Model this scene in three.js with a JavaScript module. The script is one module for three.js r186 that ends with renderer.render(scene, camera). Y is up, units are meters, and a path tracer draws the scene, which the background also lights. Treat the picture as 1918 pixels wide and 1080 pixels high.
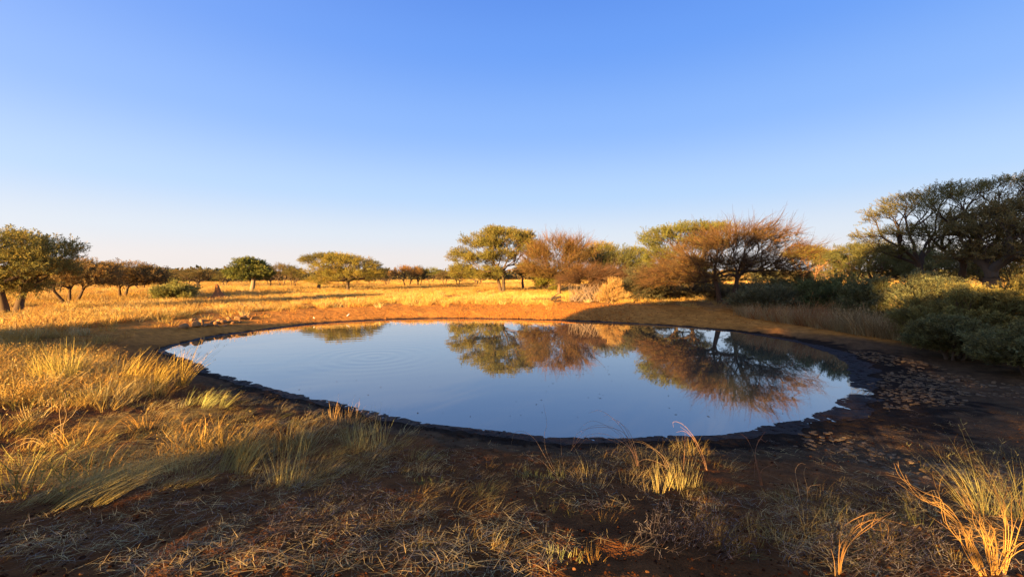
import * as THREE from 'three';

// ---------------------------------------------------------------- camera, sky, sun, exposure
const scene = new THREE.Scene();
const FOCAL = 800, PITCH = Math.atan(26 / FOCAL), EYE = 3.0;          // focal length in pixels of the 1918 x 1080 photograph
const camera = new THREE.PerspectiveCamera(2 * Math.atan(540 / FOCAL) * 180 / Math.PI, 1918 / 1080, 0.05, 6000);
camera.position.set(0, EYE, 0);
camera.rotation.set(-PITCH, 0, 0);
camera.updateMatrixWorld();

const EXPOSURE = 5.0;
const renderer = new THREE.WebGLRenderer({ antialias: true });
renderer.toneMapping = THREE.LinearToneMapping;
renderer.toneMappingExposure = EXPOSURE;
renderer.shadowMap.enabled = true;

const AZ = 35 * Math.PI / 180, SUN_EL = 10 * Math.PI / 180;           // shadows run 35 degrees to the right of straight ahead
const sunDir = new THREE.Vector3(-Math.sin(AZ) * Math.cos(SUN_EL), Math.sin(SUN_EL), Math.cos(AZ) * Math.cos(SUN_EL));
const sun = new THREE.DirectionalLight(new THREE.Color().setRGB(1.0, 0.57, 0.2), 5);
sun.position.copy(sunDir).multiplyScalar(300);
sun.castShadow = true;
sun.shadow.mapSize.set(4096, 4096);
sun.shadow.camera.left = sun.shadow.camera.bottom = -120; sun.shadow.camera.right = sun.shadow.camera.top = 120;
sun.shadow.camera.near = 1; sun.shadow.camera.far = 700;
scene.add(sun, sun.target);

{ // clear evening sky: pale warm horizon, deep blue overhead
  const stops = [[-90, .80, .72, .66], [0, .86, .79, .76], [2, .86, .82, .82], [5, .74, .82, .92], [10, .49, .70, 1.0], [18, .27, .50, 1.0], [27, .145, .36, .94], [34, .095, .28, .85], [60, .065, .19, .56], [90, .055, .155, .46]];
  const W = 1024, H = 512, data = new Float32Array(W * H * 4);
  for (let j = 0; j < H; j++) {
    const e = (j + .5) / H * 180 - 90;
    let k = 0; while (k < stops.length - 2 && e > stops[k + 1][0]) k++;
    const a = stops[k], b = stops[k + 1], t = THREE.MathUtils.smoothstep(e, a[0], b[0]) * .35 + THREE.MathUtils.clamp((e - a[0]) / (b[0] - a[0]), 0, 1) * .65;
    for (let i = 0; i < W; i++) {
      const th = ((i + .5) / W - .5) * 2 * Math.PI, er = e * Math.PI / 180;
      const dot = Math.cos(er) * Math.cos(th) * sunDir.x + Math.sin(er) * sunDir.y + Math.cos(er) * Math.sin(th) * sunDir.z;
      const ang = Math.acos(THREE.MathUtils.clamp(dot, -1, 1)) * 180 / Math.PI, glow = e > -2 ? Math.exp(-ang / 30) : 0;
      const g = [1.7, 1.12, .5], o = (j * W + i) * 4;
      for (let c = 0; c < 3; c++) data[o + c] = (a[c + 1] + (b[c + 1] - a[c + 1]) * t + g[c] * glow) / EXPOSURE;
      data[o + 3] = 1;
    }
  }
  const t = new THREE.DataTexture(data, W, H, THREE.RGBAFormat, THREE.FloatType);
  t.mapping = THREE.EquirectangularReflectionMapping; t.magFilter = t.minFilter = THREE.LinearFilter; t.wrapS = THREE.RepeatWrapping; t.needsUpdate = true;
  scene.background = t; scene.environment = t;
}

// ---------------------------------------------------------------- helpers
const rng = (s) => () => { s |= 0; s = s + 0x6D2B79F5 | 0; let t = Math.imul(s ^ s >>> 15, 1 | s); t = t + Math.imul(t ^ t >>> 7, 61 | t) ^ t; return ((t ^ t >>> 14) >>> 0) / 4294967296; };
const V = (x, y, z) => new THREE.Vector3(x, y, z);
const clamp = THREE.MathUtils.clamp, lerp = THREE.MathUtils.lerp, sstep = THREE.MathUtils.smoothstep;
const hash2 = (x, y) => { let h = Math.imul(x, 374761393) + Math.imul(y, 668265263) | 0; h = Math.imul(h ^ h >>> 13, 1274126177); return ((h ^ h >>> 16) >>> 0) / 4294967296; };
const vnoise = (x, y) => { const a = Math.floor(x), b = Math.floor(y); let u = x - a, v = y - b; u = u * u * (3 - 2 * u); v = v * v * (3 - 2 * v); return lerp(lerp(hash2(a, b), hash2(a + 1, b), u), lerp(hash2(a, b + 1), hash2(a + 1, b + 1), u), v) * 2 - 1; };
const fbm = (x, y, n = 4) => { let s = 0, a = .5; for (let i = 0; i < n; i++) { s += a * vnoise(x, y); x = x * 2.03 + 17.1; y = y * 2.03 + 9.7; a *= .5; } return s; };
const SC = Math.sin(PITCH), CC = Math.cos(PITCH);
function ray(px, py) { const v = -(py - 540) / FOCAL; return V((px - 959) / FOCAL, v * CC - SC, -(CC + v * SC)); }
function onPlane(px, py, y) { const d = ray(px, py), t = (y - EYE) / d.y; return V(d.x * t, y, d.z * t); }
function atDepth(px, py, D) { const d = ray(px, py), t = -D / d.z; return V(d.x * t, EYE + d.y * t, -D); }   // the point of that sight line D metres ahead

const taken = {};
const numbered = (n) => { const k = taken[n] = (taken[n] ?? -1) + 1; return k ? n + '_' + String(k).padStart(3, '0') : n; };
function tag(o, label, category, group, kind) { if (label) o.userData.label = label; if (category) o.userData.category = category; if (group) o.userData.group = group; if (kind) o.userData.kind = kind; return o; }
function shade(o) { o.traverse((m) => { if (m.isMesh) m.castShadow = m.receiveShadow = true; }); return o; }
function add(o, name) { o.name = numbered(name); scene.add(shade(o)); return o; }

class GB {                                                             // collects ribbons, tubes and leaves into one geometry
  constructor() { this.p = []; this.c = []; this.i = []; }
  v(p, c) { this.p.push(p.x, p.y, p.z); this.c.push(c[0], c[1], c[2]); return this.p.length / 3 - 1; }
  ribbon(pts, w, side, c) {
    let a = -1, b = -1; const n = pts.length;
    for (let k = 0; k < n; k++) {
      const h = w * (k === n - 1 ? .12 : 1 - .55 * k / (n - 1)) / 2, s = side;
      const x = this.v(V(pts[k].x - s.x * h, pts[k].y - s.y * h, pts[k].z - s.z * h), c), y = this.v(V(pts[k].x + s.x * h, pts[k].y + s.y * h, pts[k].z + s.z * h), c);
      if (k) this.i.push(a, b, x, b, y, x);
      a = x; b = y;
    }
  }
  tube(pts, r0, r1, sides, c) {
    const n = pts.length; let prev = -1;
    const t = V(), u = V(), w = V(), q = V();
    for (let k = 0; k < n; k++) {
      t.subVectors(pts[Math.min(n - 1, k + 1)], pts[Math.max(0, k - 1)]).normalize();
      if (!k) { u.set(Math.abs(t.y) > .9 ? 1 : 0, Math.abs(t.y) > .9 ? 0 : 1, .01).cross(t).normalize(); }
      else u.addScaledVector(t, -u.dot(t)).normalize();
      w.crossVectors(t, u);
      const r = lerp(r0, r1, k / (n - 1)), first = this.p.length / 3;
      for (let s = 0; s < sides; s++) { const a = s / sides * 6.2832; q.copy(pts[k]).addScaledVector(u, Math.cos(a) * r).addScaledVector(w, Math.sin(a) * r); this.v(q, c); }
      if (k) for (let s = 0; s < sides; s++) { const s2 = (s + 1) % sides; this.i.push(prev + s, prev + s2, first + s, prev + s2, first + s2, first + s); }
      prev = first;
    }
  }
  leaf(p, along, side, len, wid, c) {                                  // a small lozenge leaf
    const m = p.clone().addScaledVector(along, len * .5), a = this.v(p, c), b = this.v(m.clone().addScaledVector(side, wid / 2), c), d = this.v(p.clone().addScaledVector(along, len), c), e = this.v(m.addScaledVector(side, -wid / 2), c);
    this.i.push(a, b, d, a, d, e);
  }
  geo(smooth) {
    const g = new THREE.BufferGeometry();
    g.setAttribute('position', new THREE.Float32BufferAttribute(this.p, 3)); g.setAttribute('color', new THREE.Float32BufferAttribute(this.c, 3)); g.setIndex(this.i);
    if (smooth) g.computeVertexNormals();
    return g;
  }
}
const bez = (a, b, c, n) => { const o = []; for (let k = 0; k <= n; k++) { const t = k / n, s = 1 - t; o.push(V(s * s * a.x + 2 * s * t * b.x + t * t * c.x, s * s * a.y + 2 * s * t * b.y + t * t * c.y, s * s * a.z + 2 * s * t * b.z + t * t * c.z)); } return o; };

const M = {
  wood: new THREE.MeshPhysicalMaterial({ specularIntensity: .25, color: new THREE.Color().setRGB(.76, .76, .76), vertexColors: true, roughness: .92 }),
  leaf: new THREE.MeshPhysicalMaterial({ color: new THREE.Color().setRGB(.76, .76, .76), vertexColors: true, roughness: 1, transmission: .28, thickness: 0, specularIntensity: .25, side: THREE.DoubleSide }),
  straw: new THREE.MeshPhysicalMaterial({ specularIntensity: .25, color: new THREE.Color().setRGB(.76, .76, .76), vertexColors: true, roughness: .8, side: THREE.DoubleSide }),
  stone: new THREE.MeshPhysicalMaterial({ specularIntensity: .25, color: new THREE.Color().setRGB(.76, .76, .76), vertexColors: true, roughness: .95 }),
};
const mul = (c, k) => [c[0] * k, c[1] * k, c[2] * k];
const vary = (c, R, a = .25, h = .1) => { const k = 1 - a + 2 * a * R(), t = (R() - .5) * 2 * h; return [c[0] * k * (1 + t), c[1] * k, c[2] * k * (1 - t)]; };

// ---------------------------------------------------------------- terrain: pond outline, height, soil zones
const shorePx = [[308, 656], [345, 643], [400, 631], [500, 617], [600, 606], [700, 600], [800, 597], [900, 597], [1000, 599], [1100, 602], [1200, 607], [1300, 614], [1400, 625], [1480, 639], [1540, 656], [1580, 676], [1596, 701], [1592, 727], [1570, 752], [1528, 776], [1470, 795], [1400, 809], [1330, 818], [1250, 822], [1150, 823], [1050, 821], [950, 812], [850, 801], [780, 790], [720, 777], [660, 761], [600, 748], [540, 737], [490, 722], [440, 707], [395, 694], [372, 681], [345, 671], [320, 663]];
const shoreCurve = new THREE.CatmullRomCurve3(shorePx.map(([x, y]) => onPlane(x, y, 0)), true, 'centripetal');
const shore = shoreCurve.getSpacedPoints(240).slice(0, 240);
const GX0 = -34, GZ0 = -48, GS = .12, GNX = 520, GNZ = 470, sdGrid = new Float32Array(GNX * GNZ);
for (let j = 0; j < GNZ; j++) for (let i = 0; i < GNX; i++) {
  const x = GX0 + i * GS, z = GZ0 + j * GS; let best = 1e9, inside = false;
  for (let k = 0; k < 240; k++) {
    const a = shore[k], b = shore[(k + 1) % 240], ex = b.x - a.x, ez = b.z - a.z, t = clamp(((x - a.x) * ex + (z - a.z) * ez) / (ex * ex + ez * ez), 0, 1);
    const dx = x - a.x - ex * t, dz = z - a.z - ez * t, d = dx * dx + dz * dz; if (d < best) best = d;
    if ((a.z > z) !== (b.z > z) && x < ex * (z - a.z) / ez + a.x) inside = !inside;
  }
  sdGrid[j * GNX + i] = Math.sqrt(best) * (inside ? -1 : 1);
}
function sd(x, z) {                                                    // distance to the waterline, negative in the water
  const fx = (x - GX0) / GS, fz = (z - GZ0) / GS, i = Math.floor(fx), j = Math.floor(fz);
  if (i < 0 || j < 0 || i >= GNX - 1 || j >= GNZ - 1) return 30;
  const u = fx - i, v = fz - j, k = j * GNX + i;
  return lerp(lerp(sdGrid[k], sdGrid[k + 1], u), lerp(sdGrid[k + GNX], sdGrid[k + GNX + 1], u), v);
}
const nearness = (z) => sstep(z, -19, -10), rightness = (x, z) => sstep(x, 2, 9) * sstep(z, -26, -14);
function height(x, z) {
  const d = sd(x, z), r = Math.hypot(x, z);
  let h;
  if (d < 0) h = -.42 * (1 - Math.exp(d / 1.6));
  else {
    const slow = 3.6 + .8 * nearness(z) + 3.5 * rightness(x, z);
    h = .78 * (1 - Math.exp(-Math.pow(d / slow, 1.15)));
  }
  h += .64 * Math.exp(-(x * x) / 190 - (z - .4) * (z - .4) / 20);
  const off = sstep(d, .3, 3);
  h += off * (.09 * fbm(x * .22, z * .22, 3) + .05 * fbm(x * 1.1 + 5, z * 1.1, 3));
  h += sstep(r, 30, 90) * .35 * fbm(x * .012 + 3, z * .012, 2);
  if (r < 40) h += .028 * fbm(x * 4.2, z * 4.2, 3) * (.3 + .7 * sstep(d, -.3, .6));
  if (d > -2.5 && d < 3) h += .055 * fbm(x * .8 + z * .6 + 7, z * .8 - x * .6, 4) * sstep(d, -2.5, -.2) * (1 - sstep(d, 1, 3)) * (.35 + .65 * nearness(z));   // trampled, uneven waterline
  if (d > -1.2 && d < 4 && r < 20) { const wx = x + .12 * vnoise(x * 3.1 + z, z * 2.7), wz = z + .12 * vnoise(z * 3.3 - x, x * 2.9 + 5), n = .6 * vnoise(wx * 8 + wz * 6, wz * 8 - wx * 6) + .5 * vnoise(wx * 15 - wz * 11, wz * 15 + wx * 11); h -= .026 * sstep(n, .1, .75) * sstep(d, -1.2, -.1) * (1 - sstep(d, 1.5, 4)); }  // hoof pits in the mud
  return h;
}
function ground(px, py) {                                              // where the sight line meets the ground
  const d = ray(px, py); let t = .5;
  for (let k = 0; k < 4000; k++) { const x = d.x * t, z = d.z * t, y = EYE + d.y * t; if (y < height(x, z)) { let a = t - Math.max(.02, t * .004), b = t; for (let q = 0; q < 14; q++) { const m = (a + b) / 2; if (EYE + d.y * m < height(d.x * m, d.z * m)) b = m; else a = m; } return V(d.x * b, EYE + d.y * b, d.z * b); } t += Math.max(.02, t * .004); }
  return V(d.x * t, height(d.x * t, d.z * t), d.z * t);
}
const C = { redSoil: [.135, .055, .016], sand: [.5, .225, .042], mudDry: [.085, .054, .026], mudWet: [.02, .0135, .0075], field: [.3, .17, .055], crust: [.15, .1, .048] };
const mixc = (a, b, t) => [lerp(a[0], b[0], t), lerp(a[1], b[1], t), lerp(a[2], b[2], t)];
function mudWidth(x, z) { return .28 + .42 * nearness(z) + 1.5 * rightness(x, z); }
function soil(x, z) {
  const d = sd(x, z), n = fbm(x * .9, z * .9, 4), m = fbm(x * 3.3 + 9, z * 3.3, 3);
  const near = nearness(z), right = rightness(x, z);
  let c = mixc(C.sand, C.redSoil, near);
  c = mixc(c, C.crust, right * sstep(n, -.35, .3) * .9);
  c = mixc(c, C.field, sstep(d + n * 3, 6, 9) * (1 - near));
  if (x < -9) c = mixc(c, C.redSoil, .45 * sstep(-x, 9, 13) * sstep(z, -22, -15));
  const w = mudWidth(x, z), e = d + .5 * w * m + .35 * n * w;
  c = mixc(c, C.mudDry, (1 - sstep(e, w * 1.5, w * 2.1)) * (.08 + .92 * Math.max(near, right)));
  c = mixc(c, C.mudWet, 1 - sstep(e, w * .75, w * 1.1));
  const k = 1 + .5 * fbm(x * 6, z * 6, 3) + .3 * n;
  return mul(c, clamp(k, .45, 1.6));
}

function tileTexture(S, fn, rgb) {
  const data = new Uint8Array(S * S * 4);
  for (let j = 0; j < S; j++) for (let i = 0; i < S; i++) { const v = fn(i, j), o = (j * S + i) * 4; for (let k = 0; k < 3; k++) data[o + k] = clamp(Math.round((rgb ? v[k] : v) * 255), 0, 255); data[o + 3] = 255; }
  const t = new THREE.DataTexture(data, S, S); t.wrapS = t.wrapT = THREE.RepeatWrapping; t.magFilter = THREE.LinearFilter; t.minFilter = THREE.LinearMipmapLinearFilter; t.generateMipmaps = true; t.needsUpdate = true; return t;
}
function tiled(period, seed) {                                         // value noise that repeats after `period` cells
  return (x, y) => { const a = Math.floor(x), b = Math.floor(y); let u = x - a, v = y - b; u = u * u * (3 - 2 * u); v = v * v * (3 - 2 * v); const w = (q) => ((q % period) + period) % period + seed * 131; return lerp(lerp(hash2(w(a), w(b)), hash2(w(a + 1), w(b)), u), lerp(hash2(w(a), w(b + 1)), hash2(w(a + 1), w(b + 1)), u), v); };
}
{
  const S = 1024, n1 = tiled(16, 1), n2 = tiled(64, 2), n3 = tiled(200, 3), n4 = tiled(480, 4);
  const q = (n, i, j, p) => n(i / S * p, j / S * p);
  const grain = (i, j) => .22 * q(n1, i, j, 16) + .26 * q(n2, i, j, 64) + .3 * q(n3, i, j, 200) + .22 * q(n4, i, j, 480);
  const color = tileTexture(S, (i, j) => clamp(.86 + .95 * (grain(i, j) - .5) + (q(n4, i, j, 480) > .93 ? .12 : 0), .3, 1));
  const bump = tileTexture(S, (i, j) => clamp(.5 + 1.3 * (grain(i, j) - .5), 0, 1));
  M.ground = new THREE.MeshPhysicalMaterial({ specularIntensity: .15, vertexColors: true, map: color, bumpMap: bump, bumpScale: .035, roughness: .97 });
  M.mud = new THREE.MeshPhysicalMaterial({ vertexColors: true, bumpMap: bump, bumpScale: .03, roughness: .66, specularIntensity: .35 });
}

{ // ground: one sheet in rings round the viewpoint, to the horizon
  const radii = [.25], angles = [];
  for (let r = .25; r < 4500;) { r += r < 1.6 ? .15 : r < 14 ? .05 : r < 45 ? r * .008 : r < 140 ? r * .025 : r * .07; radii.push(r); }
  const half = 63 * Math.PI / 180;
  for (let k = 0; k <= 760; k++) angles.push(-half + 2 * half * k / 760);
  for (let k = 1; k < 90; k++) angles.push(half + (2 * Math.PI - 2 * half) * k / 90);
  const nA = angles.length, p = [], c = [], uv = [], idx = [];
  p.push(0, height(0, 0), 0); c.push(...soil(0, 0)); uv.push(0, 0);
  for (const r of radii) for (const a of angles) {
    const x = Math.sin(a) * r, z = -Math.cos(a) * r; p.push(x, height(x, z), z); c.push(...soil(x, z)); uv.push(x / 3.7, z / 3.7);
  }
  const id = (k, a) => 1 + k * nA + (a % nA);
  for (let a = 0; a < nA; a++) idx.push(0, id(0, a + 1), id(0, a));
  for (let k = 0; k < radii.length - 1; k++) for (let a = 0; a < nA; a++) idx.push(id(k, a), id(k, a + 1), id(k + 1, a), id(k, a + 1), id(k + 1, a + 1), id(k + 1, a));
  const g = new THREE.BufferGeometry(); g.setAttribute('position', new THREE.Float32BufferAttribute(p, 3)); g.setAttribute('color', new THREE.Float32BufferAttribute(c, 3)); g.setAttribute('uv', new THREE.Float32BufferAttribute(uv, 2)); g.setIndex(idx); g.computeVertexNormals();
  add(tag(new THREE.Mesh(g, M.ground), 'red and sandy savanna soil around the waterhole', 'ground', null, 'structure'), 'ground');
}
{ // water: turbid, nearly still, with rings running out from the far bank
  const st = .07, x0 = -17.5, z0 = -32, nx = 450, nz = 372, bird = onPlane(655, 608, 0), b2 = onPlane(700, 668, 0), id = new Int32Array(nx * nz).fill(-1), p = [], nrm = [], idx = [];
  const wave = (x, z) => {
    const r = Math.hypot(x - bird.x, z - bird.z), r2 = Math.hypot(x - b2.x, z - b2.z), wob = .5 * fbm(x * .3, z * .3, 2);
    return .0013 * Math.sin((r + wob) * 10.1) * Math.exp(-r / 7.5) * sstep(r, .4, 2) * (.5 + .9 * fbm(x * .16 + 4, z * .16, 2)) + .0016 * Math.sin((r2 + wob * .6) * 11.4) * Math.exp(-r2 * r2 / 5)
      + .0014 * fbm(x * .55 + .3 * z, z * 1.1, 3) * (1 - .6 * sstep(x, -1, 6)) + .0005 * fbm(x * 2.3, z * 3.1, 2) * sstep(fbm(x * .2 + 8, z * .2, 2), -.05, .3);
  };
  for (let j = 0; j < nz; j++) for (let i = 0; i < nx; i++) {
    const x = x0 + i * st, z = z0 + j * st; if (sd(x, z) > .7) continue;
    id[j * nx + i] = p.length / 3; const h = wave(x, z), n = V(-(wave(x + .03, z) - h) / .03, 1, -(wave(x, z + .03) - h) / .03).normalize(); p.push(x, h, z); nrm.push(n.x, n.y, n.z);
  }
  for (let j = 0; j < nz - 1; j++) for (let i = 0; i < nx - 1; i++) { const q = [id[j * nx + i], id[j * nx + i + 1], id[(j + 1) * nx + i], id[(j + 1) * nx + i + 1]]; if (Math.min(...q) >= 0) idx.push(q[0], q[2], q[1], q[1], q[2], q[3]); }
  const g = new THREE.BufferGeometry(); g.setAttribute('position', new THREE.Float32BufferAttribute(p, 3)); g.setAttribute('normal', new THREE.Float32BufferAttribute(nrm, 3)); g.setIndex(idx);
  const m = new THREE.MeshPhysicalMaterial({ color: new THREE.Color().setRGB(.045, .055, .04), roughness: .03, ior: 2.1, clearcoat: .5, clearcoatRoughness: .015 });
  add(tag(new THREE.Mesh(g, m), 'still blue pond water mirroring sky and trees', 'water', null, 'structure'), 'pond_water');
}
{ // wet mud: a glistening strip along the waterline, 4 mm over the ground
  const p = [], c = [], uv = [], idx = [], n = 2400, across = 14, R = rng(5);
  const pts = shoreCurve.getSpacedPoints(n);
  for (let k = 0; k <= n; k++) {
    const q = pts[k % n], q2 = pts[(k + 1) % n], nx = -(q2.z - q.z), nz = q2.x - q.x, l = Math.hypot(nx, nz), s = sd(q.x + nx / l * .5, q.z + nz / l * .5) > 0 ? 1 : -1;
    const w = (.16 + .14 * nearness(q.z) + .3 * rightness(q.x, q.z)) * (1 + .9 * fbm(k * .05, 3, 4));
    for (let a = 0; a < across; a++) { const d = lerp(-.25, w, a / (across - 1)), x = q.x + nx / l * s * d, z = q.z + nz / l * s * d; p.push(x, height(x, z) + .005, z); uv.push(x / 3.7, z / 3.7); c.push(...vary([.015, .0105, .0065], R, .2, .05)); }
  }
  for (let k = 0; k < n; k++) for (let a = 0; a < across - 1; a++) { const i = k * across + a; idx.push(i, i + 1, i + across, i + 1, i + across + 1, i + across); }
  const g = new THREE.BufferGeometry(); g.setAttribute('position', new THREE.Float32BufferAttribute(p, 3)); g.setAttribute('color', new THREE.Float32BufferAttribute(c, 3)); g.setAttribute('uv', new THREE.Float32BufferAttribute(uv, 2)); g.setIndex(idx); g.computeVertexNormals();
  if (g.attributes.normal.getY(across * 3 + 3) < 0) { for (let i = 0; i < idx.length; i += 3) { const t = idx[i]; idx[i] = idx[i + 1]; idx[i + 1] = t; } g.setIndex(idx); g.computeVertexNormals(); }
  add(tag(new THREE.Mesh(g, M.mud), 'dark wet mud along the waterline', 'mud', null, 'structure'), 'wet_mud_shore');
}

// ---------------------------------------------------------------- trees
function sprayGeo(seed, n, len, leafL, leafW) {                       // a feathery twig with leaflets
  const R = rng(seed), b = new GB(), bend = (R() - .5) * .3;
  const at = (t) => V(bend * t * t * len, t * len, (R() - .5) * .02);
  b.ribbon([at(0), at(.5), at(1)], .012, V(0, 0, 1), [.45, .35, .25]);
  for (let k = 0; k < n; k++) {
    const t = .12 + .88 * k / n, s = k % 2 ? 1 : -1, p = at(t), a = R() * 6.28;
    const al = V(s * (.6 + R() * .4), .35 + .5 * R(), (R() - .5) * 1.6).normalize(), sd2 = V(Math.cos(a), .3 * R(), Math.sin(a)).cross(al).normalize();
    b.leaf(p, al, sd2, leafL * (.7 + .6 * R()), leafW * (.7 + .6 * R()), vary([1, 1, 1], R, .22, .1));
  }
  return b.geo();
}
function twigGeo(seed, n, len, w) {                                    // a fan of bare twigs
  const R = rng(seed), b = new GB();
  for (let k = 0; k < n; k++) {
    const a = R() * 6.28, o = .15 + .5 * R(), l = len * (.5 + .6 * R()), s = V(0, len * .25 * R(), 0), e = V(Math.cos(a) * o * l, s.y + l * .9, Math.sin(a) * o * l);
    const m = s.clone().lerp(e, .5).add(V((R() - .5) * .1 * l, .08 * l, (R() - .5) * .1 * l));
    b.tube(bez(s, m, e, 2), w, w * .3, 3, vary([1, 1, 1], R, .25, .08));
  }
  return b.geo();
}
const sprayAcacia = sprayGeo(11, 16, .5, .115, .034), sprayFine = sprayGeo(12, 18, .4, .07, .022), sprayRound = sprayGeo(13, 14, .5, .13, .06), sprayShrub = sprayGeo(14, 18, .36, .06, .024), fanTwig = twigGeo(15, 5, 1.2, .0095), fanFine = twigGeo(16, 7, .7, .007);

function domeLumps(R, o) {                                             // flattened clumps of foliage under one dome
  const L = [], { H, r, base } = o, n = o.n ?? 13;
  for (let k = 0; k < n; k++) {
    const q = Math.sqrt((k + .4) / n) * .82, a = k * 2.399 + R() * .6, x = Math.cos(a) * q * r, z = Math.sin(a) * q * r;
    const s = (o.size ?? .3) * r * (.6 + .75 * R()), top = base + (H - base) * Math.pow(1 - q * q, o.pow ?? .42) * (k ? 1 - (o.rough ?? .16) * R() : 1) , ry = Math.min(s * (o.flat ?? .42), (H - base) * .5);
    L.push({ x, y: top - ry * (.9 + .35 * R()), z, rx: s, ry, rz: s });
    if (o.under && R() < o.under) L.push({ x: x * .85, y: Math.max(base + ry * .4, top - ry * (2.2 + R())), z: z * .85, rx: s * .8, ry: ry * .8, rz: s * .8 });
  }
  return L;
}
function fullLumps(R, o) {                                             // foliage through the whole depth of a crown
  const L = [];
  for (let k = 0; k < o.n; k++) { const q = Math.sqrt((k + .5) / o.n) * .86, a = k * 2.399, s = o.r * .3 * (.7 + .5 * R()), ry = s * .6, hi = o.base + (o.H - o.base) * Math.pow(1 - q * q, .22), y = lerp(o.base + ry * .8, hi - ry, (k * .618) % 1); L.push({ x: Math.cos(a) * q * o.r, y, z: Math.sin(a) * q * o.r, rx: s, ry, rz: s }); }
  return L;
}
function growTree(o) {
  const R = rng(o.seed), lumps = o.lumps ?? domeLumps(R, o), pts = [];
  const area = lumps.map((l) => l.rx * l.rz + l.rx * l.ry * 1.2), total = area.reduce((a, b) => a + b, 0);
  lumps.forEach((l, k) => { const n = Math.max(4, Math.round(o.targets * area[k] / total)); for (let i = 0; i < n; i++) { const a = R() * 6.283, y = -.55 + 1.55 * R(), q = Math.sqrt(Math.max(0, 1 - y * y)), s = .62 + .42 * Math.sqrt(R()); pts.push(V(l.x + Math.cos(a) * q * l.rx * s, Math.max(.15, l.y + y * l.ry * s), l.z + Math.sin(a) * q * l.rz * s)); } });
  if (o.keep) for (let i = pts.length - 1; i >= 0; i--) if (!o.keep(pts[i])) pts.splice(i, 1);
  const trunk = new GB(), fine = new GB(), bark = o.bark ?? [.13, .095, .065];
  const mean = (a) => a.reduce((s, q) => s.add(q), V()).divideScalar(a.length);
  function split(set, from, dir, rad, level) {
    if (set.length <= 3 || level > 7) {
      for (const q of set) { const l = from.distanceTo(q); fine.tube(bez(from, from.clone().addScaledVector(dir, l * .35), q, 2), Math.max(rad * .55, .008), .005, 3, vary(bark, R)); }
      return;
    }
    const k = Math.min(level === 0 ? (o.limbs ?? 5) : 3, set.length), cen = [];
    for (let i = 0; i < k; i++) cen.push(set[Math.floor(R() * set.length)].clone());
    let groups;
    for (let it = 0; it < 4; it++) { groups = cen.map(() => []); for (const q of set) { let b = 0, bd = 1e9; cen.forEach((c, i) => { const d = c.distanceToSquared(q); if (d < bd) { bd = d; b = i; } }); groups[b].push(q); } groups.forEach((g, i) => { if (g.length) cen[i].copy(mean(g)); }); }
    groups.forEach((g) => {
      if (!g.length) return;
      const c = mean(g), far = from.distanceTo(c), to = from.clone().lerp(c, level === 0 ? .5 : .58);
      to.y -= far * (level < 2 ? .06 : .02); to.x += (R() - .5) * far * .14; to.z += (R() - .5) * far * .14;
      if (o.minY) to.y = Math.max(to.y, o.minY);
      const cr = Math.max(.012, rad * Math.pow(g.length / set.length, .42) * .96);
      const path = bez(from, from.clone().addScaledVector(dir, far * .22), to, level < 2 ? 5 : 3);
      if (level < 2) for (let i = 1; i < path.length - 1; i++) path[i].add(V((R() - .5), (R() - .5) * .6, (R() - .5)).multiplyScalar(far * .035));
      (level < 2 ? trunk : fine).tube(path, rad * (level === 0 ? .82 : .92), cr, level < 2 ? 7 : 4, vary(bark, R, .15));
      split(g, to, to.clone().sub(path[path.length - 2]).normalize(), cr, level + 1);
    });
  }
  const stems = o.stems ?? 1, groupsOf = Array.from({ length: stems }, () => []);
  if (stems === 1) groupsOf[0] = pts; else pts.forEach((q) => { const a = Math.atan2(q.z, q.x) + Math.PI + R() * .5; groupsOf[Math.floor(a / 6.2832 * stems) % stems].push(q); });
  groupsOf.forEach((set, s) => {
    if (!set.length) return;
    const c = mean(set), a = stems > 1 ? Math.atan2(c.z, c.x) : R() * 6.28, foot = stems > 1 ? V(Math.cos(a) * o.trunkR * 1.6, -.15, Math.sin(a) * o.trunkR * 1.6) : V(0, -.15, 0);
    const lean = stems > 1 ? (o.lean ?? .45) : (o.lean ?? .15), top = V(foot.x + Math.cos(a) * o.fork * lean, o.fork, foot.z + Math.sin(a) * o.fork * lean), rad = o.trunkR / Math.sqrt(stems);
    const path = bez(foot, foot.clone().lerp(top, .5).add(V((R() - .5) * o.fork * .2, 0, (R() - .5) * o.fork * .2)), top, 6);
    trunk.tube([foot.clone().add(V(0, -.1, 0)), foot], rad * 1.7, rad * 1.35, 9, vary(bark, R, .1)); trunk.tube(path, rad * 1.35, rad * .86, 9, vary(bark, R, .1));
    split(set, top, V(0, 1, 0).lerp(top.clone().sub(foot).normalize(), .6).normalize(), rad * .86, 0);
  });
  const root = new THREE.Group(), tm = new THREE.Mesh(trunk.geo(true), M.wood), fm = new THREE.Mesh(fine.geo(true), M.wood);
  tm.name = 'trunk'; fm.name = 'branches'; fm.userData.kind = 'stuff'; root.add(tm, fm);
  const per = o.sprays ?? 8, list = [], cols = [], d = new THREE.Object3D(), up = V(0, 1, 0), mid = V(0, (o.base + o.H) / 2 - .3 * (o.H - o.base), 0);
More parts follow.
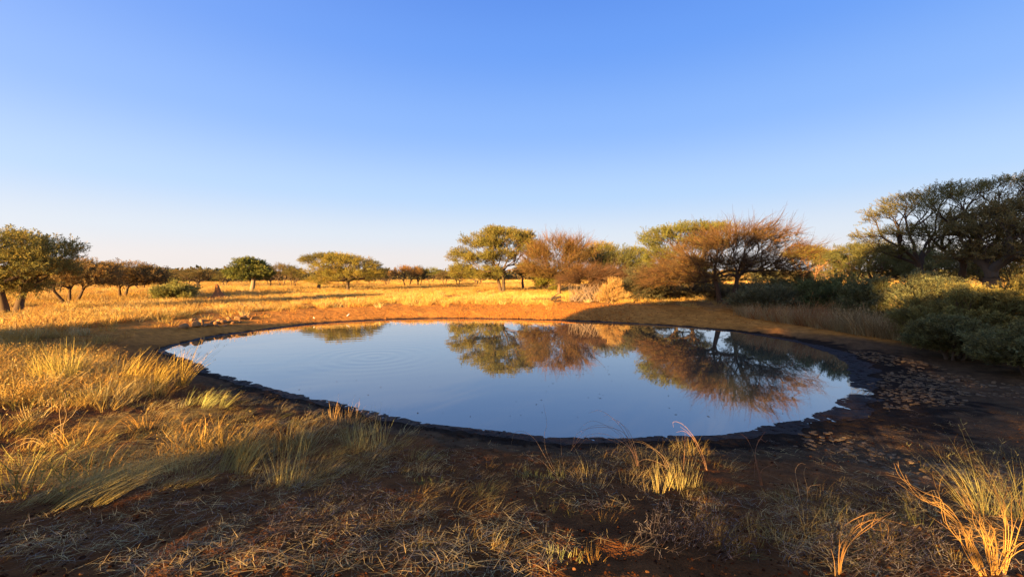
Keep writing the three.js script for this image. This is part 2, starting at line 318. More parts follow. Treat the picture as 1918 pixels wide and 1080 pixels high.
  for (const q of pts) {
    const tone = vary(mul(o.leaf, o.bare ? 1 : 1.3), R, o.tone ?? .24, .12), out = q.clone().sub(mid).normalize();
    for (let i = 0; i < per; i++) {
      const sp = o.spread ?? .34;
      d.position.set(q.x + (R() - .5) * 2 * sp, q.y + (R() - .5) * sp, q.z + (R() - .5) * 2 * sp);
      const dir = V(R() - .5, (R() - .5) * .7 + (o.droop ?? .12), R() - .5).multiplyScalar(1.5).addScaledVector(out, o.outward ?? .6); dir.y *= o.level ?? 1; dir.normalize();
      d.quaternion.setFromUnitVectors(up, dir); d.rotateY(R() * 6.28); d.scale.setScalar((o.leafScale ?? 1) * (.7 + .6 * R())); d.updateMatrix();
      list.push(d.matrix.clone()); cols.push(vary(tone, R, .18, .06));
    }
  }
  const crown = new THREE.InstancedMesh(o.spray ?? sprayAcacia, o.bare ? M.wood : M.leaf, list.length), cc = new THREE.Color();
  list.forEach((m, i) => { crown.setMatrixAt(i, m); crown.setColorAt(i, cc.setRGB(...cols[i])); });
  crown.name = 'crown'; crown.userData.kind = 'stuff'; root.add(crown);
  if (o.dead) {                                                        // shrivelled leaves still hanging among bare twigs
    const n = pts.length * o.dead, im = new THREE.InstancedMesh(sprayFine, M.leaf, n);
    for (let i = 0; i < n; i++) { const q = pts[i % pts.length]; d.position.set(q.x + (R() - .5) * .9, q.y + (R() - .5) * .5, q.z + (R() - .5) * .9); d.rotation.set(R() * 6, R() * 6, R() * 6); d.scale.setScalar(.7 + .7 * R()); d.updateMatrix(); im.setMatrixAt(i, d.matrix); im.setColorAt(i, cc.setRGB(...vary(o.deadLeaf, R, .3, .15))); }
    im.name = 'withered_leaves'; im.userData.kind = 'stuff'; root.add(im);
  }
  return root;
}
const LEAF = { olive: [.17, .155, .04], green: [.11, .135, .035], dark: [.125, .13, .042], brown: [.2, .125, .05], yellow: [.25, .21, .04], grey: [.15, .165, .085], rust: [.32, .165, .075] };
// a tree from where it shows in the photograph: base pixel x, metres ahead, crown top / left / right / underside pixels
function tree(name, label, px, D, top, left, right, under, o, category = 'tree', group) {
  const mid = (top + 545) / 2, p = atDepth(px, mid, D), y = height(p.x, p.z), m = (n) => n * D / FOCAL;
  const H = atDepth(px, top, D).y - y, base = Math.max(.2, atDepth(px, under, D).y - y), r = m(right - left) / 2, shift = m((left + right) / 2 - px);
  const oo = { H, base, r, targets: 420, trunkR: .05 * H + .02, fork: Math.max(.25, base * .75), minY: base * .75, ...o };
  if (oo.at) oo.lumps = lumpsAt(oo.at, px, D, y, oo.seed + 3);
  if (!oo.lumps) { oo.lumps = domeLumps(rng(oo.seed + 1), oo); for (const l of oo.lumps) l.x += shift; }
  const t = growTree(oo); t.position.set(p.x, y, p.z); add(t, name); tag(t, label, category, group); return t;
}
function lumpsAt(list, px, D, y, seed) {                              // clumps given by where they show: centre and half sizes in pixels; repeated through the depth of the crown
  const R = rng(seed), L = [], x0 = atDepth(px, 500, D).x, k = D / FOCAL, half = Math.max(...list.map((l) => Math.abs(l[0] - px))) * k * .8;
  for (const [cx, cy, rx, ry] of list) { const p = atDepth(cx, cy, D); for (const q of [-.62, 0, .62]) { const s = .62 + .3 * R(), room = Math.sqrt(Math.max(.15, 1 - ((p.x - x0) / (half * 1.5)) ** 2)); L.push({ x: p.x - x0 + (R() - .5) * rx * k * .35, y: p.y - y - Math.abs(q) * ry * k * .5 + (R() - .5) * ry * k * .4, z: (q + (R() - .5) * .25) * half * room, rx: rx * k * s, ry: ry * k * s, rz: rx * k * s }); } }
  return L;
}
function copyTree(src, name, label, px, D, top, width, turn, category = 'tree', group, tint) {
  const t = src.clone(); const p = atDepth(px, (top + 540) / 2, D), y = height(p.x, p.z), H = atDepth(px, top, D).y - y, s = src.userData.dim;
  t.scale.set(width * D / FOCAL / 2 / s[1], H / s[0], width * D / FOCAL / 2 / s[1]); t.rotation.y = turn; t.position.set(p.x, y, p.z); t.userData = {};
  if (tint) { const c = t.children[2], k = new THREE.Color(); for (let i = 0; i < c.count; i++) { c.getColorAt(i, k); k.r *= tint[0]; k.g *= tint[1]; k.b *= tint[2]; c.setColorAt(i, k); } }
  add(t, name); tag(t, label, category, group); return t;
}

// left edge
tree('acacia_tree', 'tall olive acacia with forked trunks at the left edge of the field', 14, 24, 428, -90, 108, 545, { seed: 21, at: [[30,455,60,24],[-40,470,50,30],[70,475,38,18],[20,490,60,20],[60,505,45,16],[-10,520,50,16],[85,498,25,12],[20,535,40,12]], stems: 2, fork: 1.3, lean: .35, targets: 460, sprays: 8, leaf: [.22, .195, .05], flat: .38, n: 17, under: .8, trunkR: .24 });
tree('acacia_tree', 'low brownish acacia with widely forked trunk beside the tall left acacia', 128, 34.5, 482, 66, 206, 540, { seed: 22, at: [[140,500,45,16],[100,510,35,14],[180,510,30,14],[140,520,50,14],[190,527,22,9],[95,528,28,9]], stems: 3, fork: .9, lean: .7, targets: 420, leaf: [.23, .155, .05], flat: .36, n: 16, under: .8, trunkR: .18 });
tree('acacia_tree', 'spreading dark brown acacia right of the forked low acacia', 222, 42, 494, 172, 300, 541, { seed: 23, at: [[235,507,40,12],[205,515,30,11],[270,514,28,10],[235,526,45,10],[285,521,16,6]], stems: 2, fork: .8, targets: 420, leaf: [.2, .135, .045], n: 16, under: .8, flat: .36, trunkR: .17 });
// the middle distance
tree('round_crown_tree', 'round bright green tree with pale straight trunk in the golden field', 470, 60, 482, 427, 506, 528, { seed: 31, at: [[466,496,28,13],[446,508,20,11],[488,507,19,11],[466,512,30,10],[470,488,20,7]], fork: 2.2, targets: 420, sprays: 9, spray: sprayRound, leaf: [.13, .15, .035], flat: .75, pow: .5, n: 15, size: .42, under: .9, bark: [.36, .27, .18], trunkR: .26, droop: -.25, limbs: 5 });
tree('acacia_tree', 'flat-topped acacia standing behind the yellow-green acacia', 595, 66, 474, 562, 664, 500, { seed: 32, fork: 3, targets: 330, leaf: LEAF.olive, flat: .35, n: 11, under: .15, trunkR: .2 });
tree('acacia_tree', 'broad yellow-green acacia with short trunk beyond the birds', 652, 57, 478, 578, 722, 533, { seed: 33, at: [[650,492,45,12],[610,505,30,12],[690,500,30,12],[650,515,55,12],[600,525,20,9],[705,512,20,10],[640,483,22,7]], stems: 2, fork: 1.0, lean: .3, targets: 560, sprays: 9, leaf: LEAF.yellow, flat: .42, n: 17, under: .8, trunkR: .26 });
tree('acacia_tree', 'large layered olive acacia on the far bank, left of the rusty tree', 943, 52, 424, 838, 1014, 528, { seed: 34, at: [[955,446,52,20],[905,455,38,18],[865,478,28,14],[870,505,32,14],[915,508,30,14],[985,462,30,18],[940,478,34,14],[985,498,22,14],[900,482,30,12],[1000,474,16,14],[930,436,30,10]], stems: 2, fork: 2.0, lean: .35, targets: 860, sprays: 12, leaf: [.2, .18, .04], flat: .4, n: 20, under: .8, trunkR: .25 });
tree('dry_tree', 'rusty leafless tree right of the large olive acacia', 1046, 46, 438, 980, 1122, 535, { seed: 35, at: [[1045,470,42,28],[1010,480,28,22],[1080,475,32,24],[1045,505,50,18],[1000,505,20,12],[1085,510,26,18]], fork: 1.9, targets: 480, sprays: 3, dead: 8, deadLeaf: [.23, .16, .045], spray: fanTwig, bare: true, leaf: [.15, .088, .034], bark: [.22, .13, .075], n: 18, flat: .45, rough: .3, under: .8, outward: 1.5, droop: .3, trunkR: .16, spread: .2 });
tree('dry_tree', 'smaller brown leafless tree drooping over the dead branch heap', 1094, 43, 478, 1046, 1166, 545, { seed: 36, at: [[1100,518,34,13],[1135,515,26,13],[1070,525,24,10],[1120,533,30,8]], stems: 2, fork: 1.0, targets: 300, sprays: 3, dead: 2, deadLeaf: [.17, .095, .045], spray: fanTwig, bare: true, leaf: [.12, .07, .04], bark: [.13, .085, .055], n: 14, rough: .3, flat: .45, under: .8, outward: 2.4, trunkR: .12, spread: .2 });
tree('acacia_tree', 'yellowish acacia peeking over behind the rusty leafless tree', 1122, 60, 452, 1084, 1154, 520, { seed: 37, at: [[1125,465,28,12],[1105,482,22,16],[1140,490,24,16]], fork: 2.5, targets: 300, leaf: LEAF.yellow, n: 11, flat: .5, under: .5, trunkR: .2 });
tree('acacia_tree', 'dark rounded dense acacia left of the olive and dry pair', 1152, 50, 466, 1106, 1198, 540, { seed: 38, at: [[1150,486,42,22],[1178,500,24,18],[1125,492,22,18],[1150,520,42,18],[1185,525,24,14]], stems: 2, fork: 1.2, targets: 420, sprays: 9, leaf: LEAF.dark, n: 14, flat: .55, under: .9, trunkR: .2 });
tree('acacia_tree', 'pale green acacia seen between the dark round acacia and the dry tree', 1192, 62, 458, 1160, 1222, 530, { seed: 39, at: [[1190,475,24,15],[1205,495,20,16],[1180,505,22,18],[1195,527,25,14]], fork: 1.8, targets: 320, leaf: [.17, .17, .04], n: 12, flat: .55, under: .8, trunkR: .2 });
tree('acacia_tree', 'big green acacia directly behind the spreading dry tree', 1292, 43, 417, 1203, 1378, 535, { seed: 40, at: [[1240,440,34,18],[1290,432,40,15],[1335,431,34,14],[1225,465,22,16],[1250,482,38,16],[1310,460,50,20],[1225,502,24,16],[1290,500,50,18]], stems: 2, fork: 1.7, targets: 640, sprays: 9, leaf: [.15, .155, .035], flat: .42, n: 19, under: .7, trunkR: .3 });
tree('dry_tree', 'wide spreading leafless tree with orange-brown twigs on the right bank', 1360, 32.5, 414, 1212, 1494, 560, { seed: 41, at: [[1345,455,46,20],[1395,442,42,22],[1440,446,33,26],[1465,470,25,20],[1290,490,38,14],[1255,510,32,11],[1240,528,22,8],[1300,522,44,13],[1360,492,52,17],[1420,497,42,17],[1455,512,26,12]], stems: 2, fork: 1.75, lean: .3, targets: 760, sprays: 2, dead: 4, deadLeaf: [.2, .135, .04], spray: fanTwig, bare: true, leaf: [.11, .064, .03], bark: [.11, .075, .052], n: 26, flat: .32, size: .3, rough: .3, pow: .34, under: .9, outward: 1.5, droop: .12, level: .5, trunkR: .24, limbs: 6, leafScale: 1.05, spread: .22 });
tree('acacia_tree', 'small flat green acacia between the dry tree and the dark thicket', 1511, 58, 463, 1466, 1562, 500, { seed: 42, stems: 2, fork: 1.6, targets: 340, leaf: [.2, .18, .035], n: 12, flat: .36, under: .3, trunkR: .2, bark: [.3, .18, .1] });
tree('acacia_tree', 'dark dense low acacia left of the tall right-hand acacia', 1625, 44, 455, 1556, 1716, 512, { seed: 43, stems: 3, fork: .9, targets: 520, sprays: 9, leaf: LEAF.dark, n: 16, flat: .45, under: .8, trunkR: .24 });
tree('acacia_tree', 'tall open-crowned dark acacia rising above the right-hand shrubs', 1764, 26, 330, 1622, 1912, 488, { seed: 44, at: [[1712,385,32,20],[1682,402,24,15],[1765,366,38,20],[1818,352,34,16],[1868,352,32,15],[1898,360,22,14],[1672,436,26,11],[1712,442,36,13],[1765,418,36,18],[1830,404,34,18],[1705,466,36,9],[1800,440,34,14]], stems: 2, fork: 2.5, lean: .25, targets: 640, sprays: 7, spray: sprayFine, leaf: [.15, .145, .044], bark: [.1, .075, .055], n: 24, flat: .36, size: .25, under: .75, trunkR: .26, leafScale: 1.05, spread: .26 });
tree('acacia_tree', 'thick-trunked dark acacia cut off by the right picture edge', 1868, 22, 372, 1806, 2060, 505, { seed: 45, at: [[1880,395,55,20],[1850,428,50,20],[1905,440,45,28],[1850,470,55,20],[1950,400,60,36],[1940,470,60,24]], fork: 2.1, targets: 460, sprays: 6, leaf: [.16, .13, .045], bark: [.1, .08, .06], n: 20, flat: .36, under: .9, trunkR: .36 });
tree('acacia_tree', 'dark thicket-like acacia behind the trunk of the tall right-hand acacia', 1735, 40, 468, 1660, 1830, 520, { seed: 48, stems: 3, fork: .8, targets: 420, sprays: 8, leaf: LEAF.dark, n: 15, flat: .45, under: .9, trunkR: .2 });
tree('acacia_tree', 'low dark acacia filling the gap under the thick-trunked acacia', 1895, 34, 458, 1815, 1990, 520, { seed: 49, stems: 3, fork: .8, targets: 400, sprays: 7, leaf: [.14, .135, .044], n: 16, flat: .45, under: .95, trunkR: .2 });
tree('acacia_tree', 'small dark acacia under the right-hand edge of the large olive acacia', 981, 62, 499, 960, 1004, 526, { seed: 46, fork: 1.6, targets: 160, leaf: LEAF.dark, n: 8, flat: .5, under: .4, trunkR: .16 });
tree('leafy_shrub', 'low bright green shrub growing behind the rusty leafless tree', 1022, 56, 510, 996, 1050, 546, { seed: 47, stems: 4, fork: .4, targets: 200, leaf: [.2, .2, .03], n: 9, flat: .7, under: .8, trunkR: .1 }, 'shrub');

// smaller trees scattered over the far field
{
  const G = 'small trees scattered over the far golden field', defs = [
    { seed: 51, H: 4.6, r: 4, base: 1.5, fork: 1.1, stems: 2, leaf: [.2, .135, .05], n: 12, flat: .42, under: .4 }, { seed: 52, H: 4.6, r: 3.6, base: 1.4, fork: 1.0, stems: 3, leaf: [.13, .1, .04], n: 12, flat: .45, under: .6 },
    { seed: 53, H: 4.6, r: 3.4, base: 1.2, fork: .9, stems: 2, leaf: [.15, .14, .045], n: 11, flat: .5, under: .7 }];
  const made = [];
  const rows = [ // kind, pixel x, metres, top, width, label
    [0, 105, 46, 500, 60, 'small forked tree seen under the brown acacia at the left'], [2, 262, 70, 503, 66, 'low olive tree at the right end of the left-hand acacias'],
    [0, 372, 74, 503, 86, 'brown umbrella tree left of the round green tree'], [1, 350, 88, 506, 46, 'darker low tree tucked behind the brown umbrella tree'], [2, 421, 84, 504, 46, 'olive tree touching the left side of the round green tree'],
    [1, 505, 82, 501, 34, 'dark narrow tree touching the right side of the round green tree'], [0, 527, 78, 494, 48, 'reddish brown tree second to the right of the round green tree'], [1, 549, 76, 500, 42, 'dark brown tree just left of the yellow-green acacia'],
    [1, 725, 92, 504, 40, 'small brown tree just right of the yellow-green acacia'], [0, 763, 80, 498, 66, 'brown umbrella tree alone between the two large acacias'], [1, 784, 84, 500, 44, 'dark crown overlapping the lone brown umbrella tree'],
    [2, 806, 118, 502, 50, 'grey-green far tree with pale trunk before the horizon'], [1, 832, 96, 508, 34, 'low dark bush-like tree left of the large olive acacia'], [2, 858, 92, 503, 40, 'olive tree under the left rim of the large olive acacia'], [1, 895, 86, 506, 40, 'dark tree seen under the large olive acacia'],
    [2, 690, 110, 502, 50, 'far olive tree behind the right side of the yellow-green acacia'], [0, 622, 120, 505, 44, 'far brown tree behind the yellow-green acacia'], [2, 1556, 80, 470, 60, 'far olive tree behind the small flat green acacia'], [0, 1010, 84, 503, 46, 'brown far tree seen below the rusty crown'],
    [1, 300, 150, 508, 30, 'tiny dark tree at the horizon right of the left-hand acacias'], [1, 325, 170, 508, 34, 'tiny tree at the horizon near the brown umbrella tree']];
  rows.forEach(([k, px, D, top, w, label], i) => {
    if (!made[k]) { const d = defs[k], t = growTree({ ...d, targets: 170, sprays: 6, trunkR: .2, leafScale: 1.25 }); t.userData.dim = [d.H, d.r]; made[k] = t; }
    copyTree(made[k], 'field_tree', label, px, D, top, w, i * 1.9, 'tree', G, [[1, 1, 1], [1.25, 1.05, .8], [.8, .95, .9], [1.1, 1.25, .9]][i % 4]);
  });
}
// trees outside the frame whose long shadows lie over the near bank
{
  const place = (u, s) => { const x = u * Math.cos(AZ) + s * Math.sin(AZ), d = -u * Math.sin(AZ) + s * Math.cos(AZ); return V(x, height(x, -d), -d); };
  const openings = [[.1, 1.15, 3.4, 4.75], [-3, -1, 3.85, 5], [2.2, 10, 7.5, 9.8]];   // thin places in the crowns, seen as light on the stalks and on the right-hand shrubs
  const shadeTree = (u, s, H, r, base, seed, label, o = {}) => { const p = place(u, s), q = { seed, H, r, base, fork: base * .9, minY: base * .95, targets: 2100, sprays: 9, leaf: LEAF.olive, n: 120, trunkR: .36, leafScale: 2.1, keep: (v) => { const a = u + v.x * Math.cos(AZ) + v.z * Math.sin(AZ), y = p.y + v.y + (s + v.x * Math.sin(AZ) - v.z * Math.cos(AZ) + 12) * Math.tan(SUN_EL); return !openings.some((w) => a > w[0] && a < w[1] && y > w[2] && y < w[3]); }, ...o }, t = growTree({ ...q, lumps: fullLumps(rng(seed + 5), q).concat(o.also ?? []) }); t.position.copy(p); add(t, 'acacia_tree'); tag(t, label, 'tree'); };
  shadeTree(-5.8, -13, 12.6, 6.6, 2.3, 61, 'tall acacia behind the viewpoint shading the near bank');
  shadeTree(5.0, -12, 17.2, 7.2, 2.3, 62, 'tallest acacia behind the viewpoint shading the right bank', { also: [-4.2, -3.4, -2.4].flatMap((a) => [4.3, 5.4].map((y) => ({ x: a * Math.cos(AZ), y, z: a * Math.sin(AZ), rx: 1.7, ry: .8, rz: 1.7 }))) });
  shadeTree(16.5, -13, 13.5, 7.0, 2.3, 63, 'third acacia behind the viewpoint, farthest to the right');
  shadeTree(-23, -18, 5.2, 2.1, 3.0, 64, 'small acacia out of frame on the left throwing a streak of shade', { targets: 260, n: 12, trunkR: .12 });
}
// shrubs on the right bank
const shrubs = [ // px, metres, top, left, right, bottom of the foliage, leaf, label
  [1200, 37, 503, 1166, 1238, 556, [.1, .095, .05], 'grey dark shrub under the left side of the spreading dry tree'],
  [1440, 27, 538, 1376, 1500, 590, [.14, .145, .07], 'pale grey-green shrub right of the dry tree trunk'],
  [1500, 30, 522, 1440, 1560, 580, [.11, .125, .05], 'grey-green shrub below the small flat green acacia'],
  [1568, 25, 520, 1505, 1640, 590, [.11, .135, .045], 'broad green shrub in the middle of the right bank thicket'],
  [1650, 22, 530, 1590, 1715, 600, [.14, .15, .06], 'sage green shrub below the dark dense acacia'],
  [1722, 20, 522, 1660, 1790, 600, [.12, .13, .06], 'tall sage shrub in front of the tall right-hand acacia'],
  [1800, 15.5, 546, 1712, 1885, 640, [.21, .19, .055], 'yellow-green shrub with sunlit top on the right bank'],
  [1905, 15, 532, 1825, 2010, 640, [.21, .19, .055], 'large yellow-green shrub at the right picture edge'],
  [1790, 14, 606, 1740, 1850, 655, [.15, .15, .055], 'dark low shrub in front of the yellow-green shrubs'],
  [1945, 11.4, 622, 1868, 2030, 705, [.15, .15, .055], 'nearest dark shrub at the right picture edge'],
  [1252, 40, 538, 1215, 1290, 556, [.1, .09, .045], 'dull shrub under the low left boughs of the spreading dry tree'],
  [1318, 39, 540, 1285, 1352, 558, [.12, .1, .05], 'dull brownish shrub just left of the dry tree trunk'],
  [1240, 50, 518, 1205, 1282, 548, [.13, .12, .05], 'dark shrub far behind the low left boughs of the dry tree'],
  [1335, 53, 520, 1285, 1385, 548, [.12, .12, .05], 'broad dark shrub far behind the dry tree trunk'],
  [1432, 50, 519, 1385, 1480, 549, [.13, .13, .055], 'broad dark shrub far behind the right boughs of the dry tree'],
  [1190, 52, 522, 1160, 1222, 548, [.13, .12, .05], 'dull far shrub just right of the golden dry bush'],
  [1405, 38, 536, 1366, 1450, 560, [.13, .125, .06], 'grey shrub behind the right side of the dry tree trunk'],
  [322, 36, 533, 298, 354, 558, [.25, .25, .07], 'small green shrub left of the termite mound']];
shrubs.forEach(([px, D, top, l, r, bot, leaf, label], k) => tree('leafy_shrub', label, px, D, top, l, r, bot, { seed: 80 + k, stems: 5, fork: .35, lean: .6, base: .35, minY: .2, targets: D < 16 ? 560 : 360, sprays: 7, spray: sprayShrub, leaf, n: 22, flat: .5, size: .25, rough: .75, pow: .3, outward: 1.3, droop: .4, tone: .38, under: .95, trunkR: .09, leafScale: D < 16 ? 1 : 1.3, spread: D < 16 ? .2 : .28 }, 'shrub'));

// the far scrub along the horizon: one mass
{
  const R = rng(99), b = new GB();
  for (let k = 0; k < 130; k++) { const a = R() * 6.28, y = R(), q = Math.sqrt(1 - y * y * .8) * (.5 + .5 * R()); const al = V(R() - .5, R() - .2, R() - .5).normalize(); b.leaf(V(Math.cos(a) * q * 2.6, .4 + y * 2.3 * (.5 + .5 * R()), Math.sin(a) * q * 2.6), al, V(R() - .5, R() - .5, R() - .5).cross(al).normalize(), .9, .5, vary([1, 1, 1], R)); }
  b.tube([V(0, -.2, 0), V(.1, 1.6, .1)], .16, .1, 5, [.8, .7, .6]);
  const im = new THREE.InstancedMesh(b.geo(), M.leaf, 1500), d = new THREE.Object3D(), c = new THREE.Color();
  for (let i = 0; i < 1500; i++) { const a = (R() * 2 - 1) * 1.1, r = 150 + 350 * Math.pow(R(), 1.3); d.position.set(Math.sin(a) * r, 0, -Math.cos(a) * r); d.position.y = height(d.position.x, d.position.z); const s = .7 + .9 * R(); d.scale.set(s * 1.25, s, s * 1.25); d.rotation.y = R() * 6.28; d.updateMatrix(); im.setMatrixAt(i, d.matrix); im.setColorAt(i, c.setRGB(...vary(R() < .5 ? [.17, .13, .055] : [.13, .125, .05], R))); }
  add(tag(im, 'distant brown and olive scrub along the horizon', 'scrub', null, 'stuff'), 'distant_scrub');
}

// ---------------------------------------------------------------- grass
const G_ = { straw: [.56, .38, .1], gold: [.6, .35, .08], pale: [.64, .52, .22], olive: [.3, .28, .075], rust: [.34, .17, .065], grey: [.3, .27, .2] };
function tuft(b, R, o) {                                               // blades from one foot
  for (let k = 0; k < o.n; k++) {
    const a = R() * 6.283, f = (o.foot ?? .08) * Math.sqrt(R()), p = V((o.x ?? 0) + Math.cos(a) * f, 0, (o.z ?? 0) + Math.sin(a) * f), l = o.len * (.45 + .65 * R());
    const sp = (o.spread ?? .45) * (.3 + R()), dir = V(Math.cos(a) * sp + (o.lean?.[0] ?? 0), 1, Math.sin(a) * sp + (o.lean?.[1] ?? 0)).normalize();
    const m = p.clone().addScaledVector(dir, l * .55), e = m.clone().add(V(dir.x + (o.lean?.[0] ?? 0) * .7, dir.y * (.75 - (o.curl ?? .5) * R()), dir.z + (o.lean?.[1] ?? 0) * .7).multiplyScalar(l * .5));
    const kink = (o.kink ?? .04) * l; m.x += (R() - .5) * kink; m.z += (R() - .5) * kink; e.x += (R() - .5) * kink * 2; e.z += (R() - .5) * kink * 2;
    const s = R() * 3.14; b.ribbon(bez(p, m, e, o.seg ?? 3), o.w * (.6 + .7 * R()), V(Math.cos(s), 0, Math.sin(s)), vary(o.c, R, .25, .12));
    if (o.head && R() < o.head) for (let q = 0; q < 3; q++) { const t = e.clone().lerp(m, q * .06), al = V(R() - .5, .6, R() - .5).normalize(); b.leaf(t, al, V(1, 0, 0).cross(al).normalize(), l * .05, o.w * 1.5, vary(o.c, R, .2)); }
  }
}
const oneTuft = (seed, o) => { const b = new GB(); tuft(b, rng(seed), o); return b.geo(); };
function scatter(name, label, geos, spots, tall = 1) {                 // grass nobody could count: one object per patch of ground
  const d = new THREE.Object3D(), c = new THREE.Color(), R = rng(name.length * 77 + spots.length), root = new THREE.Group();
  geos.forEach((g, k) => {
    const mine = spots.filter((_, i) => i % geos.length === k), im = new THREE.InstancedMesh(g, M.straw, mine.length);
    mine.forEach((s, i) => { d.position.set(s.x, s.y ?? height(s.x, s.z) - .015, s.z); d.rotation.set(0, s.turn ?? R() * 6.28, 0); if (s.tilt) d.rotation.set(s.tilt[0], d.rotation.y, s.tilt[1]); const q = s.s * (.8 + .4 * R()); d.scale.set(q, q * tall * (.8 + .4 * R()), q); d.updateMatrix(); im.setMatrixAt(i, d.matrix); im.setColorAt(i, c.setRGB(...s.c)); });
    im.name = 'blades'; im.userData.kind = 'stuff'; root.add(im);
  });
  if (geos.length === 1) { const im = root.children[0]; add(tag(im, label, 'grass', null, 'stuff'), name); return im; }
  add(tag(root, label, 'grass', null, 'stuff'), name); return root;
}
const W1 = [1, 1, 1];
{ // golden field beyond the pond
  const R = rng(201), geos = [0, 1, 2].map((k) => oneTuft(210 + k, { n: 46, len: .6, foot: .3, spread: .55, w: .013, lean: [.16, -.08], curl: .6, c: W1, head: .3, seg: 3 })), spots = [];
  for (let i = 0; i < 110000 && spots.length < 42000; i++) {
    const a = (R() * 2 - 1) * 1.08, r = 14 * Math.pow(17, Math.pow(R(), .8)), x = Math.sin(a) * r, z = -Math.cos(a) * r, d = sd(x, z), n = fbm(x * .12, z * .12, 3), n2 = fbm(x * .5 + 7, z * .5, 3);
    if (d < 4.5 + 2 * n + 2.2 * n2 - (R() < .06 ? 1.8 : 0) + (x > 4 ? 3 : 0) || z > -13) continue;
    if (x > 3 && z > -62 && x < 60 && R() < .55) continue;             // trodden ground under the bank trees
    if (r > 30 && n2 < -.2) continue;
    if (n < -.22 && R() < .6) continue;
    const far = clamp(r / 60, .85, 1.25), t = R(), c = t < .45 ? G_.straw : t < .75 ? G_.gold : t < .9 ? G_.pale : G_.rust;
    spots.push({ x, z, s: .85 * far * (d < 9 ? 1.1 : 1) * (1 + .35 * n2), c: vary(mul(c, 1 + .5 * fbm(x * .05 + 2, z * .05, 3)), R, .2, .1) });
  }
  scatter('golden_field_grass', 'golden dry grass covering the field beyond the pond', geos, spots);
}
{ // sunlit grass on the left bank, swept to the right
  const R = rng(301), geos = [0, 1, 2].map((k) => oneTuft(310 + k, { n: 52, len: .52, foot: .24, spread: .6, w: .0065, lean: [.26, -.08], curl: .8, c: W1, kink: .32, head: .35, seg: 4 })), spots = [];
  for (let i = 0; i < 9000 && spots.length < 2000; i++) {
    const x = -30 + 27 * R(), z = -24 + 22 * R(), d = sd(x, z), n = fbm(x * .35 + 3, z * .35, 3), u = x * Math.cos(AZ) + z * Math.sin(AZ);
    if (d < 1.8 + 1.1 * n || u > -6.2 || -z < 4.4 || x < -1.45 * -z - 4) continue;
    if (n < .02 && R() < .92) continue;
    if (-z < 8.2 && R() < .8) continue;
    const t = R(), c = t < .5 ? G_.straw : t < .75 ? G_.gold : t < .92 ? G_.pale : G_.olive;
    spots.push({ x, z, s: .55 + .5 * R() + .5 * n, c: vary(c, R, .22, .08), turn: (R() - .5) * 2.6 });
  }
  scatter('left_bank_grass', 'wind-swept golden grass on the sunlit left bank', geos, spots);
}
const inEll = (px, py, e) => ((px - e[0]) / e[2]) ** 2 + ((py - e[1]) / e[3]) ** 2;
{ // pale grass in the shade of the near bank
  const R = rng(401), geos = [0, 1, 2].map((k) => oneTuft(410 + k, { n: 34, len: .34, foot: .18, spread: .8, w: .004, lean: [.75, -.25], curl: .9, c: W1, kink: .3, seg: 4 })), spots = [];
  const patches = [[240, 850, 190, 75, 190], [420, 800, 150, 60, 120], [520, 860, 120, 75, 150], [640, 820, 130, 50, 110], [330, 770, 140, 40, 90], [700, 870, 120, 35, 70], [900, 905, 190, 32, 90], [1120, 880, 120, 38, 80], [1280, 890, 110, 55, 150], [1420, 950, 150, 50, 120], [1600, 960, 180, 60, 150], [1500, 1030, 200, 45, 120], [1850, 900, 110, 80, 90], [1760, 1000, 170, 70, 170], [60, 1000, 90, 80, 60], [560, 940, 110, 30, 50], [100, 830, 110, 80, 120], [800, 1000, 120, 60, 60], [1050, 1000, 160, 60, 50]];
  for (const e of patches) for (let i = 0; i < e[4] * (e[0] < 720 && e[1] < 900 ? .7 : e[1] > 930 ? .2 : .22); i++) {
    const a = R() * 6.28, q = Math.sqrt(R()), p = ground(e[0] + Math.cos(a) * q * e[2], e[1] + Math.sin(a) * q * e[3]); if (sd(p.x, p.z) < .5) continue;
    const t = R(), c = mul(t < .55 ? G_.straw : t < .75 ? G_.pale : e[0] > 1200 || t < .93 ? G_.olive : G_.grey, e[0] < 720 ? 1 : .7);  // centre and right patches get darker blades, deepening the shade in their colour
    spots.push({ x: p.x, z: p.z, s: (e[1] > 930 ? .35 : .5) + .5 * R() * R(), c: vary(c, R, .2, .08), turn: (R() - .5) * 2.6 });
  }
  scatter('near_bank_grass', 'flattened pale dry grass on the shaded near bank', geos, spots);
}
